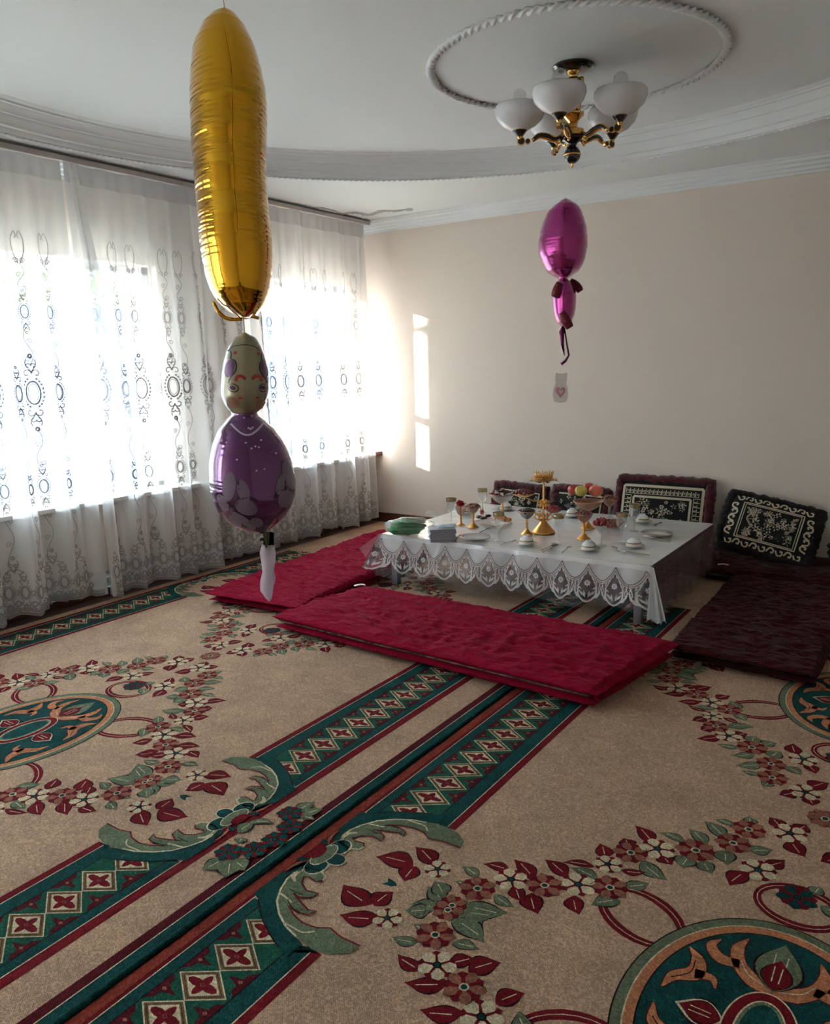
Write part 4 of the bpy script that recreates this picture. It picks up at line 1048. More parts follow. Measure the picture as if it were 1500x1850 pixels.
# goblet with a red flower
P = at(833, 948, TT); t = thing('flower_glass', 'gold-stemmed rose glass holding a red flower, left of the nut bowl', 'glass', P)
lathe_obj('bowl', [(.005, .068), (.018, .074), (.030, .092), (.036, .118), (.037, .135)], M_rose, t, 24)
lathe_obj('stem', [(0, 0), (.030, .0), (.028, .006), (.009, .012), (.006, .03), (.009, .045), (.006, .055), (.008, .069)], M_goldorn, t, 20, .05)
fl = thing('red_flower', 'bright red flower standing in the rose glass', 'flower', P + Vector((0, 0, .08)))
m = MB()
for k in range(11):
    a = k * 2.4; el = .25 + .10 * k; l = .046; d = Vector((math.cos(a) * math.cos(el), math.sin(a) * math.cos(el), math.sin(el))); q = Vector((-math.sin(a), math.cos(a), 0)) * .020
    c = Vector((0, 0, .052)); m.add([c, c + d * l * .5 + q, c + d * l * .9 + q * .7, c + d * l * 1.1, c + d * l * .9 - q * .7, c + d * l * .5 - q], [(0, 1, 2, 3, 4, 5)])
m.build('petals', M_petal, fl); m = MB(); m.tube([(0, 0, 0), (0, 0, .055)], .003, 6); m.build('stalk', mat('red_paper_stalk', srgb(120, 20, 30), .6), fl)
# gold tiered stand with crown
P = at(982, 962, TT); zt = hgt(P, 868)
st_ = thing('tiered_stand', 'ornate gold tiered stand with a fluted cone foot and leafy arms', 'stand', P)
lathe_obj('foot', [(0, 0), (.074, .0), (.076, .006), (.068, .014), (.064, .018), (.030, .060), (.014, .085), (.010, .09)], M_goldorn, st_, 28, .045)
lathe_obj('column', [(.009, .088), (.016, .095), (.008, .105), (.006, .15), (.012, .16), (.006, .17), (.006, .21), (.014, .222), (.006, .232), (.006, zt - .01)], M_gold, st_, 16)
m = MB()
for k in range(6):
    a = PI * k / 3 + .4; d = Vector((math.cos(a), math.sin(a), 0)); m.tube([Vector((0, 0, .10)) , d * .03 + Vector((0, 0, .085)), d * .06 + Vector((0, 0, .10)), d * .052 + Vector((0, 0, .125)), d * .036 + Vector((0, 0, .115))], [.004, .005, .005, .004, .002], 6)
    for q in range(3): m.ball(d * (.03 + .014 * q) + Vector((0, 0, .115 + .01 * q)), .009, 7, 5, sc=(1, 1, .6), bump=.5)
    m.ball(d * .028 + Vector((0, 0, .21)), .012, 7, 5, bump=.6); m.ball(d * .034 + Vector((0, 0, .185)), .010, 7, 5, bump=.6)
m.build('leafy_arms', M_goldorn, st_)
lathe_obj('tray', [(0, zt), (.075, zt + .002), (.090, zt + .010), (.089, zt + .012), (.073, zt + .005), (0, zt + .003)], M_goldorn, st_, 28, .02)
for nm_, (px, py), R_, k_ in (('dish', (1001, 921), .058, -.06), ('dish', (946, 892), .075, .0)):
    q = P + FWD * k_; r = ray(px, py); tq = ((q - CAM).dot(FWD)) / r.dot(FWD); c = CAM + r * tq - P
    m = MB(); m.lathe([(0, -.022), (R_ * .5, -.018), (R_ * .9, -.004), (R_, .002), (R_ * .97, .003), (R_ * .5, -.012), (0, -.016)], c=tuple(c), seg=24); m.build(nm_, M_rose if R_ < .06 else M_goldorn, st_)
    m = MB(); m.tube([tuple(c + Vector((0, 0, -.02))), tuple(c * .5 + Vector((0, 0, c.z * .35 - .01))), (0, 0, c.z - .05)], .004, 6); m.build('arm', M_gold, st_)
    g = thing('jelly_sweets' if R_ < .06 else 'grape_cluster', 'red sugared jelly sweets piled in the small right dish of the gold stand' if R_ < .06 else 'heap of dark red grapes on the upper left dish of the gold stand', 'sweets' if R_ < .06 else 'grapes', P + c)
    heap(g, 'jelly' if R_ < .06 else 'grape', M_jelly if R_ < .06 else M_rasp, 20 if R_ < .06 else 34, R_ * .95, .006, .011, 4, (1.2, .9, .7) if R_ < .06 else (1, 1, 1), .25)
cr = thing('gold_crown', 'small openwork gold crown on the top tray of the gold stand', 'crown', P + Vector((0, 0, zt + .011)))
RC, HC = .062, .050
lathe_obj('band', [(RC * .86, 0), (RC * .90, 0), (RC * .91, .010), (RC * .87, .010)], M_gold, cr, 32)
m = MB()
for k in range(16):
    a0 = 2 * PI * k / 16; a1 = 2 * PI * (k + .5) / 16; a2 = 2 * PI * (k + 1) / 16
    pt = lambda a, z: (RC * (.89 + .14 * z / HC) * math.cos(a), RC * (.89 + .14 * z / HC) * math.sin(a), z)
    m.tube([pt(a0, .008), pt(a1, HC * .9)], .0028, 6); m.tube([pt(a2, .008), pt(a1, HC * .9)], .0028, 6); m.tube([pt(a1, .008), pt(a0, HC * .55), pt(a0, HC * .72)], .0022, 6); m.tube([pt(a1, .008), pt(a2, HC * .55)], .0022, 6)
    m.ball(pt(a1, HC * (1.0 if k % 2 else .86)), .0042, 6, 5); m.ball(pt(a0, HC * .76), .003, 6, 5)
m.build('points', M_gold, cr)
nk = MB(); nk.grid(lambda a, b: ((.07 + .018 * math.sin(a * 2 * PI * 5 + b)) * b * 1.25 * math.cos(a * 2 * PI), (.07 + .018 * math.sin(a * 2 * PI * 5)) * b * 1.25 * math.sin(a * 2 * PI), -.003 - .012 * b * b * (1 + .6 * math.sin(a * 2 * PI * 7))), 60, 6, closeu=True)
o = tag(nk.build('doily', mat('teal_cream_doily', srgb(150, 140, 110), .7, var=(25, .6))), 'ruffled patterned doily under the gold crown', 'doily'); o.location = P + Vector((0, 0, zt + .0135))
# square crystal dishes
def sqdish(label, c, s, h, rz, tint=M_crystal):
    t = thing('crystal_dish', label, 'dish', c, None, rz)
    m = MB(); R_ = lambda k, z: [(k * x, k * y * .72, z) for x, y in ((-1, -1), (1, -1), (1, 1), (-1, 1))]
    v = R_(s * .55, .002) + R_(s, h) + R_(s * .95, h) + R_(s * .52, .006)
    m.add(v, [(3, 2, 1, 0)] + [(k * 4 + i, k * 4 + (i + 1) % 4, k * 4 + 4 + (i + 1) % 4, k * 4 + 4 + i) for k in range(3) for i in range(4)] + [(12, 13, 14, 15)])
    m.build('dish', tint, t, smooth=False)
    m = MB()
    for i in range(4):
        a, b = v[4 + i], v[4 + (i + 1) % 4]; m.tube([a, b], .0022, 6)
    m.build('rim', RG, t); return t
d1 = at(889, 950, TT); sqdish('long crystal dish of dates and golden biscuits in the middle left', d1, .118, .026, -.35)
def sit(nm, label, mt, xy, r, sc, z, rz=0, cat='food', group=None):
    m = MB(); m.ball((0, 0, 0), r, 14, 9, sc=sc, bump=.12); o = m.build(nm, mt); o.location = (xy[0], xy[1], z); o.rotation_euler = (0, 0, rz); return tag(o, label, cat, group)
for i, (px, py) in enumerate(((866, 934), (874, 937), (882, 933))): P = at(px, py, TT + .02); sit('date_cake', ('left', 'front', 'right')[i] + 'most of three dark date cakes in the long crystal dish', M_date, P, .022, (1.25, .8, .6), TT + .020 + .002 * i, .4 * i, 'cake', 'dark cakes in the crystal dish')
for i, (px, py) in enumerate(((892, 938), (901, 936), (909, 940), (920, 939))): P = at(px, py, TT + .02); sit('biscuit', ('first', 'second', 'third', 'fourth')[i] + ' golden round biscuit from the left in the crystal dish', M_cook, P, .019, (1, 1, .8), TT + .021, 0, 'biscuit', 'golden biscuits in the crystal dish')
d2 = at(1108, 952, TT); t = sqdish('square cut-crystal dish of red cherries behind the strawberry glass', d2, .07, .045, .5, M_rose); heap(t, 'cherry', M_redb, 14, .05, .028, .011, 11, (1, 1, 1), .2)
P = at(871, 929, TT); t = thing('glass_candle_cup', 'small spiky red glass candle cup behind the date cakes', 'candle cup', P)
lathe_obj('cup', [(0, 0), (.014, 0), (.016, .02), (.014, .03)], clear_mat('red_glass', (.8, .1, .15, 1), refl=.2, milky=.3, milk=(.5, .02, .05, 1)), t, 12)
m = MB()
for k in range(7): a = 2 * PI * k / 7; m.tube([(.008 * math.cos(a), .008 * math.sin(a), .02), (.014 * math.cos(a), .014 * math.sin(a), .05 + .008 * (k % 3))], [.003, .0006], 5)
m.build('spikes', M_jelly, t)
P = at(1030, 920, TT); t = thing('small_bowl', 'small grey bowl of dark raisins at the back beside the jelly stand', 'bowl', P)
lathe_obj('bowl', [(0, 0), (.02, 0), (.022, .005), (.045, .030), (.046, .032), (.042, .03), (0, .008)], M_smoke, t, 22); heap(t, 'raisin', M_berry, 14, .038, .030, .010, 13, (1.2, .8, .6), .2)
# cutlery
def fork(): 
    m = MB(); m.tube([(-.09, 0, .003), (-.02, 0, .005), (.03, 0, .009)], [.0042, .0025, .0028], 6, flat=1); m.obox((.045, 0, .008), Vector((.014, 0, -.002)), Vector((0, .011, 0)), Vector((0, 0, .001)))
    for y in (-.009, -.003, .003, .009): m.tube([(.057, y, .007), (.085, y, .003)], .0012, 5)
    return m
def knife():
    m = MB(); m.tube([(-.10, 0, .005), (-.05, 0, .006), (.0, 0, .005)], [.005, .0055, .004], 6); m.obox((.05, .001, .0045), Vector((.052, 0, -.001)), Vector((0, .0075, 0)), Vector((0, 0, .0007))); return m
def spoon():
    m = MB(); m.tube([(-.10, 0, .003), (-.03, 0, .004), (.035, 0, .009)], [.0045, .0024, .0026], 6); m.grid(lambda a, b: (.058 + .025 * b * math.cos(a * 2 * PI), .016 * b * math.sin(a * 2 * PI), .003 + .006 * b * b), 16, 5, closeu=True); return m
KP = {'fork': fork().build('fork', M_steel), 'knife': knife().build('knife', M_steel), 'spoon': spoon().build('spoon', M_steel)}
USED = set()
def lay(kind, a, b, label, group=None, dz=0):
    A = at(*a, TT); B = at(*b, TT)
    o = KP[kind]
    if kind in USED: o = o.copy(); COL.objects.link(o)
    USED.add(kind); c = (A + B) / 2; o.location = (c.x, c.y, TT + dz); o.rotation_euler = (0, 0, math.atan2(B.y - A.y, B.x - A.x)); tag(o, label, kind, group or kind + 's on the tablecloth')
lay('fork', (932, 977), (904, 986), 'steel fork between the left plate and the front tea bowl'); lay('knife', (834, 966), (816, 981), 'steel knife between the napkins and the left plate')
lay('fork', (1196, 944), (1180, 953), 'steel fork behind the right-hand plate'); lay('knife', (1160, 969), (1214, 979), 'steel knife in front of the right-hand plate')
lay('knife', (1112, 995), (1176, 1004), 'steel knife by the front right corner'); lay('fork', (1128, 1000), (1106, 988), 'steel fork left of the corner tea bowl'); lay('fork', (1012, 1002), (1036, 985), 'steel fork left of the middle tea bowl')
lay('fork', (862, 965), (892, 952), 'steel fork in front of the long crystal dish')
for i, (a, b) in enumerate((((972, 997), (1014, 981)), ((976, 1001), (1012, 984)), ((981, 1003), (1018, 980)), ((986, 1005), (1010, 976)))):
    lay('spoon', a, b, ('leftmost', 'second from left', 'third from left', 'rightmost')[i] + ' of the fanned steel spoons at the front edge', 'fanned spoons at the front edge', .002 * i)
# folded napkins
M_nap = mat('grey_blue_napkin', srgb(186, 192, 200), .85, bump=(200, .3, .001)); M_nape = mat('napkin_hem', srgb(120, 118, 134), .85)
nc = at(799, 976, TT); ang = math.radians(38)
for i in range(8):
    m = MB(); th = .0105; w, d = .085, .062; rs = random.Random(i)
    prof_ = []
    for k in range(25):
        a = k / 24; prof_.append(a)
    def fn(a, b, i=i):
        # folded sheet seen from its rounded fold: flattened loop section
        an = a * 2 * PI; x = w * (1 if math.cos(an) > 0 else -1) * abs(math.cos(an)) ** .25; z = th * .5 * math.sin(an) * (1 + .25 * nz(b * 3, i)) + th * .5
        return (x * (1 + .02 * nz(i * 3.1, b)), -d + 2 * d * b, z)
    m.grid(fn, 28, 8, closeu=True)
    for yy_ in (.03, .97): m.add([fn(k / 28, yy_) for k in range(28)], [tuple(range(28))])
    e = MB()
    for y in (-d, d): 
        e.tube([fn(k / 28, 0 if y < 0 else 1) for k in range(28)] + [fn(0, 0 if y < 0 else 1)], .0009, 5, cap=False)
    t = thing('folded_napkin', ('lowest', 'second lowest', 'third from the bottom', 'fourth from the bottom', 'fifth from the bottom', 'sixth from the bottom', 'seventh from the bottom', 'topmost')[i] + ' grey-blue folded napkin in the stack at the table edge', 'napkin', (nc.x + rs.uniform(-.004, .004), nc.y + rs.uniform(-.003, .003) , TT + i * th), 'folded napkins at the left of the table', ang + rs.uniform(-.05, .05))
    m.build('cloth', M_nap, t); e.build('dark_hem', M_nape, t)
nt = Vector((nc.x + .015, nc.y + .025, TT + 8 * .0105)); m = MB(); m.grid(lambda a, b: (-.06 + .13 * a, -.045 + .09 * b, .004 + .013 * (1 - (2 * b - 1) ** 2) * (1 - (2 * a - 1) ** 4) + .006 * abs(nz(a * 5, b * 6))), 24, 18)
o = tag(m.build('crumpled_napkin', mat('pale_blue_napkin', srgb(170, 184, 192), .85, var=(40, .15))), 'pale blue crumpled napkin lying on top of the folded stack', 'napkin'); o.location = nt; o.rotation_euler = (0, 0, ang)
# bag of greens
bc = at(740, 966, TT); t = thing('plastic_bag', 'thin whitish plastic bag wrapped round green herbs at the left end of the table', 'bag', (bc.x, bc.y, TT))
M_bag = clear_mat('thin_bag_film', (.95, .97, .96, 1), refl=.10, rough=.15, milky=.14, milk=(.85, .92, .88, 1), bump=(18, 1, .03), rim=.6)
m = MB()
def bg(a, b):
    th = a * 2 * PI; ph = PI * b; d = Vector((math.sin(ph) * math.cos(th), math.sin(ph) * math.sin(th), math.cos(ph)))
    k = 1 + .13 * nz(d.x * 2.2, d.y * 2.2, d.z * 2.2) + .05 * nz(d.x * 8, d.y * 8, d.z * 8); return Vector((d.x * .165 * k, d.y * .105 * k, max(.002, .058 + d.z * .062 * k)))
m.grid(bg, 60, 36, closeu=True); o = m.build('bag_film', M_bag, t); o.rotation_euler = (0, 0, .6)
m = MB(); rs = random.Random(4)
for k in range(170):
    y = rs.gauss(0, .045); z = .05 + abs(rs.gauss(0, .028)); x0 = -.13 + rs.uniform(0, .05); x1 = .06 + rs.uniform(-.05, .06)
    m.tube([(x0, y, min(z, .09)), ((x0 + x1) / 2, y * 1.1, min(z + .014, .1)), (x1, y * .8, min(z, .09))], [.002, .0035, .0015], 4)
o = m.build('green_herbs', mat('green_herbs', srgb(60, 120, 62), .6, var=(18, .5)), t); o.rotation_euler = (0, 0, .6)
m = MB(); m.ball((-.02, -.01, .046), .1, 20, 12, sc=(1.2, .85, .42), bump=.3); o = m.build('inner_green_bag', mat('green_bag', srgb(44, 150, 92), .35, bump=(14, .8, .03), var=(12, .3)), t); o.rotation_euler = (0, 0, .6)
wc = at(779, 934, TT); m = MB(); m.ball((0, 0, .022), .035, 16, 10, sc=(1.2, .8, .7), bump=.5); o = tag(m.build('crumpled_bag', M_bag), 'small crumpled clear bag behind the folded napkins', 'bag'); o.location = wc
# tags on the mattresses
for p, z, lb, a in (((650, 1058), .128, 'white sewn tag at the corner where the two left mattresses meet', .3), ((1307, 1021), .128, 'white sewn tag on the shade-coloured mattress by the table corner', -.3)):
    P = at(*p, z); m = MB(); m.grid(lambda u, v: (-.035 + .07 * u, -.016 + .032 * v, .002 + .006 * math.sin(u * 3)), 8, 3); o = tag(m.build('fabric_tag', M_white), lb, 'tag'); o.location = P; o.rotation_euler = (0, 0, a + .5)

# ---------------------------------------------------------------- chandelier
ch = thing('chandelier', 'five-armed gold and black chandelier with white glass bowls under the ceiling ring', 'chandelier', (CH.x, CH.y, 2.935))
def cz(z): return z - 2.935
def lc(nm, prof, mt, seg=28, flute=None, par=ch): m = MB(); m.lathe([(r, cz(z)) for r, z in prof], seg=seg, flute=flute); return m.build(nm, mt, par)
lc('canopy', [(0, 2.934), (.098, 2.934), (.104, 2.928), (.101, 2.922), (.094, 2.922), (.090, 2.914), (.070, 2.908), (.030, 2.905), (0, 2.905)], M_black, 40)
lc('neck', [(.034, 2.908), (.032, 2.902), (.024, 2.890), (.016, 2.880), (.022, 2.874), (.022, 2.868)], M_gold, 24, .06)
m = MB(); m.lathe([(.0, cz(2.872)), (.046, cz(2.870)), (.050, cz(2.862)), (.050, cz(2.838)), (.046, cz(2.828)), (.03, cz(2.822)), (0, cz(2.820))], seg=8); m.build('upper_hub', M_gold, ch, auto=20)
lc('rod', [(.009, 2.83), (.009, 2.60)], M_black, 10)
lc('cup', [(.012, 2.660), (.052, 2.700), (.060, 2.706), (.060, 2.712), (.050, 2.708), (.010, 2.69)], M_gold, 8)
m = MB(); m.lathe([(.018, cz(2.672)), (.024, cz(2.66)), (.024, cz(2.645)), (.050, cz(2.638)), (.060, cz(2.632)), (.060, cz(2.606)), (.050, cz(2.598)), (.02, cz(2.596))], seg=8); m.build('lower_hub', M_gold, ch, auto=20)
lc('collar', [(.055, 2.600), (.058, 2.596), (.050, 2.588), (.024, 2.572), (.018, 2.560), (.030, 2.556)], M_black)
m = MB(); m.ball((0, 0, cz(2.518)), .042, 24, 16); m.build('ball', M_black, ch)
lc('ball_ring', [(.042, 2.522), (.0445, 2.520), (.0445, 2.516), (.042, 2.514)], M_gold); lc('finial', [(.012, 2.482), (.006, 2.472), (.008, 2.466), (.003, 2.458), (0, 2.456)], M_gold, 12)
TOC = math.atan2(CAM.y - CH.y, CAM.x - CH.x)
def disc_stud(m, c, n, r):
    n = Vector(n).normalized(); a = n.orthogonal().normalized(); b = n.cross(a); c = Vector(c)
    m.add([c + (a * math.cos(t) + b * math.sin(t)) * r * k + n * h for k, h in ((1, -.008), (1, .008)) for t in [2 * PI * i / 14 for i in range(14)]], [(i, (i + 1) % 14, 14 + (i + 1) % 14, 14 + i) for i in range(14)], 0)
    for s_ in (-1, 1):
        m.add([c + (a * math.cos(t) + b * math.sin(t)) * r + n * .008 * s_ for t in [2 * PI * i / 14 for i in range(14)]], [tuple(range(14))], 0)
        m.add([c + (a * math.cos(t) + b * math.sin(t)) * r * .78 + n * .0088 * s_ for t in [2 * PI * i / 14 for i in range(14)]], [tuple(range(14))], 1)
def side_arm(d, pts, r, name, studs):
    """gold scroll with black enamel inlays on both flat sides"""
    sd = Vector((-d.y, d.x, 0)); Q = spline([d * a + Vector((0, 0, cz(z))) for a, z in pts], 8)
    m = MB(); N = len(Q); rr = [r * (1 - .45 * abs(2 * i / (N - 1) - 1) ** 2) for i in range(N)]; m.tube(Q, rr, 10, 0)
    for s_ in (-1, 1): m.tube([q + sd * s_ * rr[i + 2] * .62 for i, q in enumerate(Q[2:-2])], [x * .62 for x in rr[2:-2]], 8, 1)
    for a, z, q in studs: disc_stud(m, d * a + Vector((0, 0, cz(z))), sd, q)
    return m.build(name, [M_gold, M_black], ch)
for k, off in enumerate((-14, 58, 130, 202, 274)):
    a = TOC + math.radians(off); d = Vector((math.cos(a), math.sin(a), 0)); R = .262
    side_arm(d, [(.050, 2.616), (.085, 2.596), (.125, 2.612), (.165, 2.618), (.200, 2.596)], .017, 'arm', [(.222, 2.594, .014), (.255, 2.596, .021)])
    m = MB()
    for q in range(2): m.ball(d * (.062 + .014 * q) + Vector((0, 0, cz(2.586 - .012 * q))), .009 - .002 * q, 8, 6)
    m.tube([d * .045 + Vector((0, 0, cz(2.60))), d * .075 + Vector((0, 0, cz(2.572))), d * .095 + Vector((0, 0, cz(2.588)))], [.005, .006, .003], 6); m.build('scroll', M_gold, ch)
    m = MB(); c = d * R; m.lathe([(.010, cz(2.605)), (.014, cz(2.618)), (.032, cz(2.640)), (.038, cz(2.646)), (.036, cz(2.650)), (.012, cz(2.640))], c=(c.x, c.y, 0), seg=18, mis=[0, 1, 1, 0, 0]); m.build('lamp_cup', [M_gold, M_black], ch)
    m = MB(); m.lathe([(.012, cz(2.642)), (.038, cz(2.648)), (.085, cz(2.672)), (.116, cz(2.703)), (.127, cz(2.735)), (.124, cz(2.756)), (.118, cz(2.764)), (.115, cz(2.762)), (.120, cz(2.745)), (.110, cz(2.707)), (.080, cz(2.678)), (.0, cz(2.652))], c=(c.x, c.y, 0), seg=36); sh = m.build('glass_bowl', M_opal, ch)
    m = MB(); m.lathe([(.012, cz(2.66)), (.014, cz(2.73)), (.026, cz(2.77)), (.036, cz(2.805)), (.031, cz(2.828)), (.016, cz(2.841)), (0, cz(2.844))], c=(c.x, c.y, 0), seg=20); m.build('bulb', M_glass, sh)
for off in (35, 155, 275):
    a = TOC + math.radians(off); d = Vector((math.cos(a), math.sin(a), 0))
    side_arm(d, [(.070, 2.800), (.072, 2.775), (.050, 2.745), (.046, 2.720), (.062, 2.705)], .011, 'brace', [(.062, 2.845, .020), (.066, 2.815, .015)])

# ---------------------------------------------------------------- foil balloons
def foil(name, base, rough=.16, metal=1, k=1.0):
    """crimped metallic film: fine pleats run in from the seams"""
    m = mat(name, base, rough, metal, coat=.3); nt = m.node_tree; N = nt.nodes; L = nt.links; p = N['Principled BSDF']
    tc = N.new('ShaderNodeTexCoord'); mp = N.new('ShaderNodeMapping'); mp.inputs['Scale'].default_value = (2, 2, 34); L.new(tc.outputs['Object'], mp.inputs['Vector'])
    n = N.new('ShaderNodeTexNoise'); n.inputs['Scale'].default_value = 2.2; n.inputs['Detail'].default_value = 3; L.new(mp.outputs[0], n.inputs['Vector'])
    b = N.new('ShaderNodeBump'); b.inputs['Strength'].default_value = .18 * k; b.inputs['Distance'].default_value = .01; L.new(n.outputs['Fac'], b.inputs['Height']); L.new(b.outputs[0], p.inputs['Normal'])
    return m
M_goldf = foil('gold_foil', (.66, .34, .012, 1), .09, 1, .4)
M_pinkf = foil('magenta_foil', (.42, .045, .24, 1), .22, .85, 1.2); M_purf = foil('purple_foil', (.11, .012, .13, 1), .16, .6, .5); M_purf.node_tree.nodes['Principled BSDF'].inputs['Coat Weight'].default_value = 1
M_creamf = foil('cream_foil', srgb(150, 142, 112), .3, .3, .5); M_silf = foil('lilac_silver_foil', srgb(112, 104, 124), .22, .7, .4)
M_dkf = mat('dark_print', (.02, .008, .03, 1), .3); M_lil = mat('lilac_print', srgb(124, 106, 126), .3, .2); M_pur = mat('purple_print', srgb(88, 30, 92), .3, .2)
M_redp = mat('red_print', srgb(170, 40, 40), .35); M_pearl = mat('pearl_print', srgb(206, 190, 204), .3); M_tan = mat('tan_print', srgb(150, 110, 86), .35, .2)
class Pillow:
    """foil balloon seen edge-on: silhouette rows (pixel y, left x, right x) at distance d; dep = half depth behind the seam"""
    def __init__(s, rows, d, dep, seam=.10):
        s.d = d; mid = rows[len(rows) // 2]; s.o = atd((rows[0][1] + rows[0][2]) / 2, rows[0][0], d); s.o = atd((mid[1] + mid[2]) / 2, mid[0], d)
        s.f = Vector((CAM.x - s.o.x, CAM.y - s.o.y, 0)).normalized(); s.r = Vector((-s.f.y, s.f.x, 0)); s.rows = rows; s.dep = dep; s.seam = seam
        s.z = []; s.c = []; s.w = []
        for (py, xl, xr) in rows:
            a = s.px(xl, py); b = s.px(xr, py); s.z.append((a[1] + b[1]) / 2); s.c.append((a[0] + b[0]) / 2); s.w.append((b[0] - a[0]) / 2)
        s.zmin, s.zmax = s.z[-1], s.z[0]
    def px(s, x, y):
        r = ray(x, y); t = (s.o - CAM).dot(s.f) / r.dot(s.f); P = CAM + r * t; return ((P - s.o).dot(s.r), P.z - s.o.z)
    def at(s, z):
        zz = s.z[::-1]; cc = s.c[::-1]; ww = s.w[::-1]
        i = 0
        n = len(zz)
        if z <= zz[0]: return cc[0], ww[0]
        if z >= zz[-1]: return cc[-1], ww[-1]
        while zz[i + 1] < z: i += 1
        t = (z - zz[i]) / (zz[i + 1] - zz[i])
        def cr(a): 
            p0 = a[max(i - 1, 0)]; p1 = a[i]; p2 = a[i + 1]; p3 = a[min(i + 2, n - 1)]
            return .5 * (2 * p1 + (p2 - p0) * t + (2 * p0 - 5 * p1 + 4 * p2 - p3) * t * t + (3 * p1 - p0 - 3 * p2 + p3) * t ** 3)
        return cr(cc), max(.0005, cr(ww))
    def pt(s, th, z, off=0, wr=True):
        c, w = s.at(z); k = w / max(s.w); dp = s.dep * (.35 + .65 * k)
        sn, cs = math.sin(th), math.cos(th)
        lat = w * (1 if sn > 0 else -1) * abs(sn) ** .92; fr = dp * cs
        pin = math.exp(-(th / .16) ** 2) + math.exp(-((abs(th) - PI) / .16) ** 2); fr += dp * .035 * pin * (1 if cs > 0 else -1)
        if wr: # pleats gathered along the seam
            g = math.exp(-(abs(abs(th) - PI / 2) / .75) ** 2); lat *= 1 + s.seam * .016 * nz(z * 130, th * .9) + s.seam * .03 * nz(z * 14, th * .8, 4) * (1 - g)
            fr *= 1 + s.seam * .02 * nz(z * 14, th * 1.2, 8) + s.seam * .010 * nz(z * 110, th * .8, 2) * math.sin(th) ** 2
        return Vector((c + lat * (1 + off / w if off else 1), 0, z)) , fr + off
    def world(s, th, z, off=0, wr=True):
        v, fr = s.pt(th, z, off, wr); return s.r * v.x + s.f * fr + Vector((0, 0, z))
    def mesh(s, nu=72, nv=110, mis=None):
        m = MB(); v = []; f = []
        for j in range(nv):
            q = j / (nv - 1); q = .5 - .5 * math.cos(q * PI); z = s.zmin + (s.zmax - s.zmin) * q
            for i in range(nu): v.append(s.world(-PI + 2 * PI * i / nu, z))
        for j in range(nv - 1):
            for i in range(nu): f.append((j * nu + i, j * nu + (i + 1) % nu, (j + 1) * nu + (i + 1) % nu, (j + 1) * nu + i))
        f.append(tuple(range(nu))[::-1]); f.append(tuple((nv - 1) * nu + i for i in range(nu)))
        m.add(v, f); return m
    def th_of(s, lat, z):
        c, w = s.at(z); q = max(-.985, min(.985, (lat - c) / w)); return math.copysign(math.asin(abs(q) ** (1 / .92)), q)
    def decal_stroke(s, m, pts, w, mi, n=5, off=.0012):
        Q = [Vector((*s.px(*p), 0)) for p in pts]; Q = spline(Q, n) if n > 1 and len(Q) > 2 else Q
        A = []; B = []
        for i, p in enumerate(Q):
            t = Q[min(i + 1, len(Q) - 1)] - Q[max(i - 1, 0)]; t = t.normalized() if t.length > 1e-9 else Vector((1, 0, 0)); q = Vector((-t.y, t.x, 0)) * w * s.d / FPX / 2; A.append(p + q); B.append(p - q)
        V = [s.world(s.th_of(p.x, p.y), p.y, off, True) for p in A + B]; k = len(Q); m.add(V, [(i, i + 1, k + i + 1, k + i) for i in range(k - 1)], mi)
    def decal_oval(s, m, cx, cy, a, b, mi, rot=0, off=.0012, n=24, rings=5):
        V = []; F_ = []
        for k in range(rings + 1):
            for i in range(n):
                t = 2 * PI * i / n; x = a * math.cos(t) * k / rings; y = b * math.sin(t) * k / rings
                u, z = s.px(cx + x * math.cos(rot) - y * math.sin(rot), cy + x * math.sin(rot) + y * math.cos(rot)); V.append(s.world(s.th_of(u, z), z, off))
        for k in range(rings):
            for i in range(n): F_.append((k * n + i, k * n + (i + 1) % n, (k + 1) * n + (i + 1) % n, (k + 1) * n + i))
        m.add(V, F_, mi)
    def dev(s, x, y, back=0): u, z = s.px(x, y); return s.r * u + s.f * (-back) + Vector((0, 0, z))
DB = 2.55
rows = [(34, 400, 410), (38, 388, 424), (46, 374, 436), (60, 362, 447), (90, 350, 461), (130, 345, 473), (180, 343, 481), (240, 345, 482), (300, 349, 481), (360, 354, 484), (420, 359, 490), (460, 364, 493), (500, 372, 491), (530, 383, 486), (552, 400, 478), (566, 418, 468), (575, 432, 452)]
B1 = Pillow(rows, DB, .19, 1.3)
g = thing('number_balloon', 'tall gold foil numeral balloon seen edge-on, top of the left string', 'balloon', B1.o)
B1.mesh(110, 620).build('foil_body', M_goldf, g)
m = MB(); m.tube([B1.dev(403, 44), B1.dev(404, 36), B1.dev(401, 30), B1.dev(408, 27), B1.dev(412, 33)], [.012, .008, .006, .007, .002], 8); m.build('top_knot', M_goldf, g)
# gathered flaps at the valve end
m = MB()
for a, b, c in (((385, 545), (400, 570), (425, 578)), ((392, 560), (410, 576), (438, 577)), ((440, 574), (455, 572), (468, 575))):
    m.tube(spline([B1.dev(*a), B1.dev(*b), B1.dev(*c)], 5), .006, 6, flat=2.2)
m.build('valve_flap', M_goldf, g)
m = MB(); m.tube([B1.dev(405, 40, -.18), B1.dev(420, 140, -.195), B1.dev(425, 300, -.197), B1.dev(432, 430, -.197), B1.dev(440, 560, -.12)], .0012, 5); m.build('seam', M_goldf, g)
m = MB(); m.tube([B1.dev(440, 573), B1.dev(441, 588), B1.dev(442, 603)], .0016, 6); m.build('ribbon', M_dkf, g)

